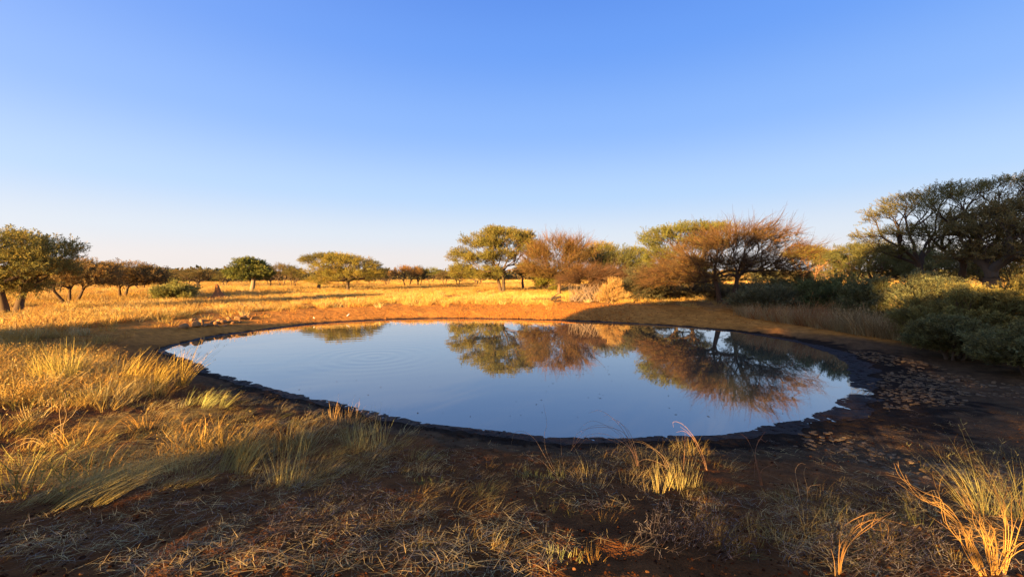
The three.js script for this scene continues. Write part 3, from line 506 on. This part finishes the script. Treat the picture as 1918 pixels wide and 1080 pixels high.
{ // loose straw lying on the near soil
  const R = rng(501), b = new GB(), b2 = new GB(), spots = [];
  for (const g of [b, b2]) for (let k = 0; k < 5; k++) { const a = R() * 6.28, l = .05 + .1 * R(), p = V((R() - .5) * .16, .012 + .02 * R(), (R() - .5) * .16), e = p.clone().add(V(Math.cos(a) * l, (R() - .4) * .03, Math.sin(a) * l)), m = p.clone().lerp(e, .5).add(V((R() - .5) * .03, .012 * R(), (R() - .5) * .03)); g.ribbon(bez(p, m, e, 2), .0028, V(-Math.sin(a), .2, Math.cos(a)).normalize(), vary(W1, R)); }
  for (let i = 0; i < 3800; i++) {
    const px = R() * 1918, py = 770 + 310 * Math.pow(R(), .8), p = ground(px, py); if (sd(p.x, p.z) < .8 || fbm(p.x * 1.1, p.z * 1.1, 3) < -.25 + .3 * R()) continue;
    spots.push({ x: p.x, z: p.z, s: .6 + .7 * R(), c: vary(mul(R() < .6 ? G_.pale : G_.grey, .85), R, .45), y: p.y });
  }
  for (const row of [[[0, 880], [150, 862], [300, 838], [430, 805]], [[0, 905], [150, 898], [280, 880], [400, 845]], [[160, 800], [300, 790], [420, 770]]]) for (let i = 0; i < 420; i++) {
    const t = R() * (row.length - 1), k = Math.floor(t), f = t - k, p = ground(lerp(row[k][0], row[k + 1][0], f) + (R() - .5) * 20, lerp(row[k][1], row[k + 1][1], f) + (R() - .5) * 26);
    spots.push({ x: p.x, z: p.z, s: .9 + .9 * R(), c: vary(mul(G_.straw, .8), R, .25), y: p.y + .02 * R(), turn: R() * .6 });
  }
  scatter('straw_litter', 'loose straw and stalks littering the near soil', [b.geo(), b2.geo()], spots);
}
{ // tall dead grass at the foot of the right-hand shrubs
  const R = rng(601), geos = [0, 1].map((k) => oneTuft(610 + k, { n: 44, len: .9, foot: .2, spread: .4, w: .009, lean: [-.1, .1], curl: .7, c: W1, kink: .1, head: .2 })), spots = [];
  for (let i = 0; i < 1300; i++) { const px = 1150 + 720 * R(), lo = px < 1380 ? 562 : lerp(592, 665, (px - 1380) / 480), p = ground(px, lo - 60 * R() * R() - (px < 1380 ? 6 : 0)); if (sd(p.x, p.z) < 1.8) continue; const t = R(), c = px > 1400 && px < 1560 && t < .5 ? G_.rust : t < .5 ? [.3, .22, .1] : [.46, .37, .18]; spots.push({ x: p.x, z: p.z, s: .7 + .9 * R() * R() + .5 * fbm(p.x * .8, p.z * .8, 2), c: vary(c, R, .3) }); }
  scatter('right_bank_grass', 'tall dead brown grass at the foot of the right bank shrubs', geos, spots);
}

// single tussocks of grass: foot pixel, height and width in pixels
function tussock(px, py, hpx, wpx, c, label, o = {}) {
  const p = ground(px, py), D = -p.z, k = D / FOCAL, b = new GB(), R = rng(700 + px), clumps = Math.max(2, Math.round(wpx * k / .16)); c = [Math.min(.66, c[0] * 1.35), Math.min(.56, c[1] * 1.35), c[2] * 1.25];
  for (let i = 0; i < clumps; i++) { const x = (i + .5 - clumps / 2) / clumps * wpx * k * .75, z = (R() - .5) * wpx * k * .35; tuft(b, R, { n: o.n ?? 34, len: hpx * k * 1.15 * (.7 + .4 * R()), foot: .09, spread: .3, w: Math.max(.0035, .6 * k), x, z, c, curl: .5, kink: .08, head: .35, seg: 4, ...o }); }
  const m = new THREE.Mesh(b.geo(), M.straw); m.position.set(p.x, p.y - .03, p.z); add(tag(m, label, 'grass tuft'), 'grass_tuft'); return m;
}
tussock(270, 726, 78, 165, G_.gold, 'wide golden grass tuft leaning over the left end of the pond', { lean: [.35, 0], n: 46 });
tussock(102, 722, 86, 95, [.44, .36, .1], 'upright golden-green grass tuft at the left, beside the wide golden tuft', { n: 60 });
tussock(152, 628, 22, 28, G_.pale, 'small bright pale grass tuft behind the golden ones');
tussock(682, 838, 84, 92, [.46, .42, .17], 'pale grass tuft standing by the dark mud left of centre', { n: 22 });
tussock(440, 884, 104, 80, [.42, .37, .14], 'olive grass tuft leaning right on the shaded near bank', { lean: [.35, -.1], n: 50 });
tussock(536, 905, 130, 70, [.48, .42, .16], 'tall thin grass tuft right of the olive leaning tuft', { n: 18 });
tussock(110, 945, 150, 200, [.44, .38, .15], 'big swept grass mass crossing from sun into shade at the left', { lean: [1.1, -.35], n: 60, spread: .35 });
tussock(320, 885, 70, 40, [.45, .4, .16], 'thin wiry grass tuft right of the swept grass mass', { n: 12, kink: .3 });
tussock(640, 792, 62, 60, [.4, .27, .12], 'brownish wispy grass tuft at the mud edge left of the pale tuft', { n: 16 });
tussock(385, 760, 38, 110, [.33, .34, .13], 'low grey-green grass tuft in front of the wide golden tuft', { lean: [.5, 0] });
tussock(1885, 968, 175, 130, [.34, .31, .12], 'tall green-grey grass tuft at the right picture edge', { lean: [-.25, 0], n: 46, spread: .45 });
tussock(1265, 915, 66, 120, [.36, .31, .13], 'low olive grass tuft below the arching reddish stems', { n: 26 });
tussock(1105, 892, 58, 40, [.38, .32, .14], 'short wispy tuft left of the arching reddish stems', { n: 14 });
tussock(930, 1020, 70, 90, [.44, .37, .19], 'pale broken grass sprig in the near soil at centre', { n: 10, kink: .4, curl: 1 });
tussock(1055, 1045, 34, 50, [.25, .28, .13], 'small grey-green sprouting tuft in the near soil', { n: 26 });
tussock(800, 905, 22, 70, [.2, .24, .08], 'low green patch of grass right of the tall thin tuft');
tussock(1010, 895, 24, 110, [.2, .23, .09], 'wide low green patch of grass near centre bank');
tussock(1440, 1005, 40, 70, [.3, .26, .12], 'small dull tuft in the dark litter right of centre', { n: 20 });

// stems drawn out one by one: pixel paths at one distance
function stems(name, label, foot, paths, r, c, o = {}) {
  const p = ground(foot[0], foot[1]), D = -p.z, b = new GB(), R = rng(900 + foot[0]);
  const base = V(p.x, p.y, p.z);
  for (let c = 1; c < (o.copies ?? 1); c++) paths = paths.concat(paths.slice(0, paths.length / c).map((q) => q.slice(0, q.length - (R() < .4 ? 1 : 0)).map(([x, y], i) => [x + (R() - .5) * 13 * Math.min(i, 3), y + (R() - .5) * 11 * Math.min(i, 3)])));
  paths.forEach((path) => {
    const dz = (R() - .5) * (o.deep ?? .25), pts = path.map(([x, y], i) => atDepth(x, y, D).add(V((R() - .5) * .006, (R() - .5) * .006, dz * i / path.length)).sub(base));
    if (o.rooted !== false) { pts[0].y = Math.min(pts[0].y, height(base.x + pts[0].x, base.z + pts[0].z) - base.y - .02); }
    const cv = new THREE.CatmullRomCurve3(pts, false, 'centripetal').getPoints(pts.length * 4), col = vary(c, R, .18, .06);
    b.tube(cv, r * (.8 + .5 * R()), r * .3, 5, col);
    if (o.leafy) for (let k = 0; k < o.leafy; k++) { const t = cv[Math.floor((.3 + .7 * R()) * (cv.length - 1))], a = R() * 6.28, al = V(Math.cos(a), (R() - .4) * 1.2, Math.sin(a)).normalize(), e = t.clone().addScaledVector(al, (o.leafLen ?? .07) * (.5 + R())); b.ribbon(bez(t, t.clone().lerp(e, .5).add(V(0, .012, 0)), e, 3), r * 1.6, V(-Math.sin(a), .3, Math.cos(a)).normalize(), vary(c, R, .2)); }
  });
  const m = new THREE.Mesh(b.geo(true), M.straw); m.position.copy(base); add(tag(m, label, 'dry plant'), name); return m;
}
const red = [.5, .3, .17];
stems('arching_grass', 'bunch of reddish dry stems arching left over the water edge', [1195, 872], [
  [[1192, 872], [1188, 855], [1160, 815], [1110, 790], [1083, 808]], [[1194, 872], [1186, 850], [1150, 800], [1105, 795], [1070, 830]], [[1195, 872], [1186, 845], [1162, 798], [1125, 770], [1103, 776]], [[1196, 872], [1187, 838], [1170, 800], [1150, 786], [1140, 790]],
  [[1196, 872], [1180, 840], [1130, 812], [1090, 820], [1066, 848]], [[1197, 872], [1186, 836], [1165, 808], [1120, 800], [1082, 812], [1070, 845]], [[1190, 872], [1178, 848], [1140, 822], [1102, 818], [1074, 847]], [[1198, 872], [1188, 830], [1176, 805], [1158, 790]]], .003, red, { leafy: 1, copies: 1 });
stems('arching_grass', 'second bunch of reddish arching stems just right of the first', [1250, 880], [
  [[1250, 880], [1240, 858], [1215, 835], [1190, 828], [1176, 838]], [[1252, 880], [1242, 855], [1222, 836], [1196, 822], [1178, 822]], [[1254, 880], [1236, 866], [1205, 856], [1188, 862]], [[1256, 880], [1248, 860], [1230, 845], [1212, 838]]], .0029, [.45, .31, .16]);
stems('arching_grass', 'reddish stems with drooping tip, third bunch towards the right mud', [1325, 880], [
  [[1325, 880], [1316, 850], [1298, 815], [1276, 792], [1261, 790], [1262, 800]], [[1326, 880], [1318, 855], [1300, 822], [1280, 806], [1267, 808]], [[1324, 880], [1312, 848], [1292, 812], [1275, 799]], [[1280, 880], [1285, 840], [1288, 815]]], .0029, red);
stems('upright_stalk', 'single tall upright stalk standing before the water at centre', [1042, 885], [[[1042, 885], [1022, 840], [1020, 812], [1024, 795], [1018, 757]], [[1040, 885], [1018, 850], [1000, 820], [980, 806], [965, 808], [957, 830]], [[1038, 885], [1010, 860], [985, 852], [970, 854]], [[1060, 885], [1052, 850], [1049, 818]]], .0028, [.36, .26, .15]);
stems('forked_weed', 'small forked reddish weed on the dark mud right of centre', [1430, 910], [[[1430, 910], [1416, 855], [1402, 822], [1392, 815]], [[1430, 910], [1415, 850], [1425, 822], [1436, 828], [1440, 824]], [[1428, 905], [1414, 850], [1420, 826], [1432, 808]], [[1426, 905], [1412, 862], [1408, 890]], [[1430, 910], [1425, 880], [1445, 868]]], .0028, [.3, .17, .1], { leafy: 2, leafLen: .04 });
stems('hooked_grass', 'pair of hooked dry stems on the bank below the cracked mud', [1505, 935], [[[1500, 935], [1496, 905], [1494, 882], [1505, 871], [1518, 874]], [[1512, 942], [1515, 915], [1512, 890], [1518, 879], [1525, 884]], [[1512, 942], [1520, 915], [1545, 912]]], .0032, [.36, .25, .13]);
stems('bent_stalk', 'arching golden stalk at the bottom right', [1574, 1076], [[[1572, 1078], [1580, 1030], [1600, 990], [1640, 973], [1664, 985], [1664, 1010]], [[1574, 1078], [1582, 1024], [1608, 984], [1640, 968], [1668, 972], [1690, 978]], [[1570, 1078], [1584, 1020], [1620, 975], [1658, 950]]], .003, [.55, .31, .1], { copies: 2, leafy: 1 });
stems('bent_stalk', 'short golden stick poking up at the bottom edge', [1566, 1079], [[[1566, 1079], [1562, 1050], [1556, 1026]]], .004, [.6, .37, .14]);
stems('broken_straw_stalks', 'thick broken golden stalks catching sunlight in the bottom right corner', [1840, 1078], [
  [[1840, 1080], [1815, 1030], [1795, 985], [1765, 955], [1735, 935], [1700, 905], [1690, 885]], [[1842, 1080], [1818, 1034], [1800, 990], [1770, 960], [1730, 925], [1688, 912]], [[1860, 1080], [1850, 1020], [1840, 980], [1828, 950], [1822, 918]], [[1862, 1080], [1854, 1022], [1845, 985], [1832, 955], [1815, 920]],
  [[1870, 1080], [1862, 1030], [1850, 1000], [1870, 1020], [1895, 1030]], [[1880, 1080], [1890, 990], [1885, 950], [1878, 912], [1850, 912]], [[1882, 1080], [1894, 985], [1896, 960], [1880, 920]], [[1850, 1080], [1815, 1020], [1790, 990], [1765, 960]], [[1868, 1080], [1880, 1040], [1900, 1010], [1918, 1005]]], .0026, [.6, .36, .11], { leafy: 6, leafLen: .1, deep: .3, copies: 5 });
stems('kinked_stalk', 'kinked golden stalk plant at the left between sun and shade', [112, 832], [[[110, 832], [112, 800], [108, 770], [118, 745], [115, 735]], [[112, 832], [118, 800], [126, 775], [122, 752], [135, 742]], [[110, 832], [104, 815], [98, 805], [120, 790], [138, 770], [140, 752]], [[108, 832], [102, 812], [120, 805]]], .006, [.5, .36, .17], { leafy: 4 });
stems('arched_stalk', 'arched stalk bending to the left picture edge', [88, 838], [[[88, 838], [70, 822], [40, 822], [10, 838]], [[88, 838], [60, 826], [25, 840], [0, 858]]], .005, [.52, .38, .17]);

// grey brushwood lying on the near bank
function brush(px, py, wpx, hpx, label, seed) {
  const p = ground(px, py), k = -p.z / FOCAL, b = new GB(), R = rng(seed);
  for (let i = 0; i < 130; i++) {
    const a = -.5 + (R() - .5) * 2.2, l = wpx * k * (.16 + .3 * R()), x = (R() - .6) * wpx * k * .8, z = (R() - .5) * wpx * k * .6, h = hpx * k * Math.max(.05, 1 - (x * x + z * z) / (wpx * k * wpx * k * .35)) * R();
    const s = V(x, h * .4, z), e = V(x + Math.cos(a) * l, h, z + Math.sin(a) * l * .6), m = s.clone().lerp(e, .55).add(V(0, h * .8 + .03, 0));
    for (const q of [s, m, e]) q.y += height(p.x + q.x, p.z + q.z) - p.y + .01;
    const path = bez(s, m, e, 4); b.tube(path, .0018, .0009, 3, vary([.1, .082, .08], R, .4));
    for (let q = 0; q < 3; q++) { const t = path[1 + Math.floor(R() * 4)], d = V(R() - .5, R() - .3, R() - .5).normalize(); b.tube([t, t.clone().addScaledVector(d, .035)], .0018, .0008, 3, vary([.28, .26, .26], R, .3)); }
  }
  const m = new THREE.Mesh(b.geo(true), M.wood); m.position.copy(p); add(tag(m, label, 'brushwood'), 'thorny_brushwood');
}
brush(610, 1015, 330, 95, 'grey thorny brushwood lying at the bottom left of centre', 41);
brush(1290, 1030, 210, 90, 'grey curved brushwood lying at the bottom right of centre', 42);
brush(1690, 1060, 330, 60, 'dark tangled brushwood at the foot of the broken golden stalks', 43);

// ---------------------------------------------------------------- far bank things
function rockGeo(seed, sx, sy, sz) {
  const g = new THREE.IcosahedronGeometry(1, 2), R = rng(seed), p = g.attributes.position, o1 = R() * 50, col = [], cuts = Array.from({ length: 7 }, () => [V(R() - .5, R() - .5, R() - .5).normalize(), .55 + .35 * R()]), base = vary([.34, .2, .085], R, .15, .05);
  for (let i = 0; i < p.count; i++) { const v = V(p.getX(i), p.getY(i), p.getZ(i)); for (const [n, d] of cuts) { const e = v.dot(n) - d; if (e > 0) v.addScaledVector(n, -e); } v.multiplyScalar(1 + .07 * fbm(v.x * 2 + o1, v.y * 2 + v.z * 1.7, 3)); p.setXYZ(i, v.x * sx, v.y * sy, v.z * sz); col.push(...mul(base, .85 + .3 * hash2(Math.round(v.x * 9), Math.round(v.y * 9 + v.z * 31)))); }
  g.setAttribute('color', new THREE.Float32BufferAttribute(col, 3)); g.computeVertexNormals(); return g;
}
{
  const R = rng(71), G = 'rubble stones heaped on the left bank';
  const spots = [[343, 614, 15, 9, 'pointed leftmost stone of the rubble heap'], [367, 611, 15, 11, 'largest blocky stone near the left end of the rubble heap'], [358, 603, 10, 7], [377, 607, 9, 10], [383, 611, 8, 5], [392, 610, 13, 6], [366, 601, 9, 5], [398, 605, 9, 5], [404, 607, 8, 6], [410, 602, 9, 5], [417, 605, 13, 8, 'broad flat-faced stone in the middle of the rubble heap'], [421, 611, 8, 4], [430, 603, 9, 6], [436, 606, 7, 4], [427, 597, 8, 4], [444, 598, 11, 6], [455, 597, 13, 6, 'long slab-like stone at the right end of the rubble heap'], [463, 594, 8, 4], [448, 604, 7, 4], [405, 611, 7, 4], [384, 602, 8, 5], [470, 598, 7, 4]];
  const nth = 'first second third fourth fifth sixth seventh eighth ninth tenth eleventh twelfth thirteenth fourteenth fifteenth sixteenth seventeenth eighteenth nineteenth twentieth twenty-first twenty-second'.split(' ');
  spots.sort((a, b) => a[0] - b[0]).forEach(([px, py, w, h, label], i) => { const p = ground(px, py), k = -p.z / FOCAL, m = new THREE.Mesh(rockGeo(720 + i, w * k * .62, h * k * .75, w * k * .5), M.stone); m.position.set(p.x, p.y + h * k * .3, p.z); m.rotation.set((R() - .5) * .5, R() * 6, (R() - .5) * .5); add(tag(m, label ?? 'small ochre stone, ' + nth[i] + ' from the left end of the rubble heap', 'stone', G), 'rubble_stone'); });
}
{ // termite mound
  const pts = [[.02, 1.62], [.1, 1.58], [.17, 1.35], [.24, 1.05], [.33, .75], [.5, .45], [.8, .22], [1.25, .06], [1.6, -.15]].reverse().map(([r, y]) => new THREE.Vector2(r, y)), g = new THREE.LatheGeometry(new THREE.SplineCurve(pts).getPoints(40), 40), p = g.attributes.position, col = [];
  for (let i = 0; i < p.count; i++) { const x = p.getX(i), y = p.getY(i), z = p.getZ(i), a = Math.atan2(z, x), k = 1 + .22 * fbm(Math.cos(a) * 1.6 + 5, Math.sin(a) * 1.6 + y * 2.2, 3); p.setXYZ(i, x * k - y * .14, y * (1 + .04 * fbm(x * 4, z * 4, 2)), z * k); col.push(...mul([.4, .17, .06], 1 + .25 * fbm(x * 6 + y * 5, z * 6, 3))); }
  g.setAttribute('color', new THREE.Float32BufferAttribute(col, 3)); g.computeVertexNormals();
  const q = atDepth(410, 553, 38), m = new THREE.Mesh(g, M.stone), y = height(q.x, q.z); m.position.set(q.x, y, q.z); const H = (atDepth(407, 533, 38).y - y) * 1.05; m.scale.set(H / 1.62 * 1.1, H / 1.62, H / 1.62 * 1.1); add(tag(m, 'pointed orange termite mound in the golden field', 'termite mound'), 'termite_mound');
}
function bird(px, py, hpx, turn, label) {                              // a white heron-like bird on thin legs
  const p = ground(px, py), h = hpx * -p.z / FOCAL, root = new THREE.Group(), g = new THREE.SphereGeometry(1, 20, 14), q = g.attributes.position;
  for (let i = 0; i < q.count; i++) { let x = q.getX(i), y = q.getY(i), z = q.getZ(i); const t = x < 0 ? Math.pow(-x, 1.2) : 0; q.setXYZ(i, x * .30 * h, (y * .16 * (1 - .65 * t) + .62 + .12 * x) * h, z * .12 * h * (1 - .6 * t)); }
  g.computeVertexNormals();
  const white = new THREE.MeshStandardMaterial({ color: new THREE.Color().setRGB(.8, .78, .72), roughness: .9 }), dark = new THREE.MeshStandardMaterial({ color: new THREE.Color().setRGB(.08, .06, .03), roughness: .7 });
  const body = new THREE.Mesh(g, white); body.name = 'body'; root.add(body);
  const nb = new GB(), cv = new THREE.CatmullRomCurve3([V(.2, .66, 0), V(.3, .74, 0), V(.27, .86, 0), V(.33, .96, 0)].map((v) => v.multiplyScalar(h))).getPoints(12); nb.tube(cv, .065 * h, .045 * h, 10, W1);
  const neck = new THREE.Mesh(nb.geo(true), white); neck.name = 'neck'; root.add(neck);
  const head = new THREE.Mesh(new THREE.SphereGeometry(.065 * h, 14, 10).scale(1.3, 1, .9).translate(.35 * h, .97 * h, 0), white); head.name = 'head'; root.add(head);
  const bill = new THREE.Mesh(new THREE.ConeGeometry(.02 * h, .16 * h, 8).rotateZ(-Math.PI / 2).translate(.5 * h, .955 * h, 0), dark); bill.name = 'bill'; head.add(bill);
  for (const s of [-1, 1]) { const lb = new GB(); lb.tube([V(.0, .56, s * .04), V(-.03, .3, s * .045), V(.01, -.02, s * .045)].map((v) => v.multiplyScalar(h)), .016 * h, .013 * h, 6, W1); lb.tube([V(.01, .01, s * .045), V(.09, .004, s * .06)].map((v) => v.multiplyScalar(h)), .012 * h, .008 * h, 5, W1); const leg = new THREE.Mesh(lb.geo(true), dark); leg.name = 'leg'; root.add(leg); }
  root.position.copy(p); root.rotation.y = turn; add(tag(root, label, 'bird'), 'wading_bird');
}
bird(651, 596, 9, 1.0, 'white wading bird standing on the far sandy bank at the waterline');
bird(588, 599, 6, 2.4, 'smaller pale wading bird on the sand left of the white one');
{ // heap of dead branches and a fallen log under the rusty trees
  const p = ground(1096, 564), R = rng(81), b = new GB();
  for (let i = 0; i < 150; i++) { const a = R() * 6.28, q = Math.sqrt(R()) * 1.5, s = V(Math.cos(a) * q, .05, Math.sin(a) * q), l = .7 + 1.4 * R(), d = V(-Math.cos(a) * .5 + (R() - .5) * 1.4, .5 + .6 * R(), -Math.sin(a) * .5 + (R() - .5) * 1.4).normalize(), e = s.clone().addScaledVector(d, l); e.y = Math.min(e.y, 1.5); b.tube(bez(s, s.clone().lerp(e, .5).add(V((R() - .5) * .4, .2, (R() - .5) * .4)), e, 4), .022, .007, 5, vary([.3, .23, .16], R, .3)); }
  const m = new THREE.Mesh(b.geo(true), M.wood); m.position.copy(p); add(tag(m, 'heap of grey dead branches under the smaller brown tree', 'branch heap'), 'dead_branch_heap');
  const f = ground(1022, 565), lb = new GB(); lb.tube([V(-1.2, .1, .1), V(-.5, .16, 0), V(.4, .2, -.05), V(1.3, .42, -.2)], .15, .1, 9, [.09, .07, .055]); lb.tube([V(.4, .22, 0), V(.9, .6, .1), V(1.3, .75, .1)], .07, .03, 6, [.09, .07, .055]); lb.tube([V(-.4, .18, 0), V(-.9, .4, .2)], .05, .02, 6, [.1, .08, .06]);
  const lm = new THREE.Mesh(lb.geo(true), M.wood); lm.position.copy(f); add(tag(lm, 'dark fallen log left of the dead branch heap', 'log'), 'fallen_log');
}
tree('dry_bush', 'sunlit golden dry bush right of the dead branch heap', 1142, 35, 522, 1112, 1172, 560, { seed: 95, at: [[1142,545,15,14],[1130,556,13,9],[1155,552,13,11],[1150,532,10,8]], leafScale: .6, stems: 6, fork: .3, lean: .7, base: .2, minY: .15, targets: 190, sprays: 4, spray: fanFine, bare: true, leaf: [.42, .27, .1], bark: [.3, .2, .1], n: 14, flat: .7, rough: .6, under: .9, outward: 1.2, droop: .5, trunkR: .08, spread: .25 }, 'bush');
{ // trodden clods on the far bank
  const R = rng(91), g = rockGeo(777, .05, .03, .045), im = new THREE.InstancedMesh(g, M.stone, 2600), d = new THREE.Object3D(), c = new THREE.Color(); let n = 0;
  while (n < 2600) { const px = n % 3 ? 860 + 330 * R() : 300 + 1150 * R(), p = ground(px, 566 + 40 * R()); const e = sd(p.x, p.z); if (e < .25 || e > 7) continue; d.position.copy(p); d.rotation.set(R(), R() * 6, R()); d.scale.setScalar(.6 + 1.2 * R() * R()); d.updateMatrix(); im.setMatrixAt(n, d.matrix); im.setColorAt(n, c.setRGB(...vary([1.1, .72, .3], R))); n++; }
  add(tag(im, 'trodden clods of earth on the far bank', 'clods', null, 'stuff'), 'earth_clods');
}
{ // dried mud plates on the right-hand shore: curled, uneven, with open cracks between
  const R = rng(101), b = new GB(), cell = .1; let made = 0;
  const P = (i, j) => V((i + .2 + .6 * hash2(i * 7 + 1, j * 5 + 2)) * cell, 0, (j + .2 + .6 * hash2(i * 3 + 11, j * 9 + 4)) * cell);
  for (let i = 20; i < 135; i++) for (let j = -165; j < -35; j++) {
    const q = P(i, j), d = sd(q.x, q.z), w = .9 + .8 * fbm(q.x * .8, q.z * .8, 2);
    if (d < w * .8 || d > 3.4 + w || rightness(q.x, q.z) < .3 + .3 * hash2(i, j) || fbm(q.x * .6 + 3, q.z * .6, 3) < -.05 || R() < .42) continue;
    const ring = []; for (let k = 0; k < 8; k++) { const a = k / 8 * 6.283; let r = cell * .75; for (let di = -2; di <= 2; di++) for (let dj = -2; dj <= 2; dj++) if (di || dj) { const o = P(i + di, j + dj).sub(q), l = o.length(), c = (o.x * Math.cos(a) + o.z * Math.sin(a)) / l; if (c > .05) r = Math.min(r, l / 2 / c); } ring.push(V(Math.cos(a) * (r - .013), 0, Math.sin(a) * (r - .013))); }
    const col = vary([.15, .11, .062], R, .45, .05), lift = -.004 + .016 * R(), tx = (R() - .5) * .18, tz = (R() - .5) * .18, y0 = height(q.x, q.z);
    const top = b.v(V(q.x, y0 + lift * .7, q.z), col), t = ring.map((v) => b.v(V(q.x + v.x, y0 + lift + v.x * tx + v.z * tz + .008 * R(), q.z + v.z), col)), u = ring.map((v) => b.v(V(q.x + v.x * 1.02, y0 - .03, q.z + v.z * 1.02), col));
    for (let k = 0; k < 8; k++) { const k2 = (k + 1) % 8; b.i.push(top, t[k2], t[k], t[k], t[k2], u[k], t[k2], u[k2], u[k]); } made++;
  }
  add(tag(new THREE.Mesh(b.geo(), M.stone), 'cracked plates of dried mud on the right-hand shore', 'cracked mud', null, 'stuff'), 'cracked_mud');
}
{ // crumbs of earth and pebbles on the near soil
  const R = rng(121), im = new THREE.InstancedMesh(rockGeo(778, .02, .013, .018), M.stone, 2200), d = new THREE.Object3D(), c = new THREE.Color(); let n = 0;
  while (n < 2200) { const p = ground(1918 * R(), 800 + 280 * R()); if (sd(p.x, p.z) < .6) continue; d.position.copy(p); d.rotation.set(R() * 3, R() * 6, R() * 3); d.scale.setScalar(.35 + 1.1 * R() * R()); d.updateMatrix(); im.setMatrixAt(n, d.matrix); im.setColorAt(n, c.setRGB(...vary(R() < .9 ? [.17, .1, .07] : [.5, .42, .38], R, .35))); n++; }
  add(tag(im, 'crumbs of red earth and pebbles on the near bank', 'soil crumbs', null, 'stuff'), 'soil_crumbs');
}
{ // specks of leaf litter floating on the water
  const R = rng(111), b = new GB(); b.leaf(V(-.03, 0, 0), V(1, 0, 0), V(0, 0, 1), .06, .022, W1);
  const im = new THREE.InstancedMesh(b.geo(), M.wood, 90), d = new THREE.Object3D(), c = new THREE.Color(); let n = 0;
  while (n < 90) { const q = onPlane(1000 + 580 * R(), 630 + 160 * R(), 0); if (n % 5 === 0) q.copy(onPlane(420 + 600 * R(), 660 + 120 * R(), 0)); if (sd(q.x, q.z) > -.2) continue; d.position.set(q.x, .006, q.z); d.rotation.y = R() * 6.28; d.scale.setScalar(.5 + R()); d.updateMatrix(); im.setMatrixAt(n, d.matrix); im.setColorAt(n, c.setRGB(...vary([.06, .045, .03], R))); n++; }
  add(tag(im, 'specks of leaf litter floating on the pond', 'leaf litter', null, 'stuff'), 'floating_litter');
}
renderer.render(scene, camera);
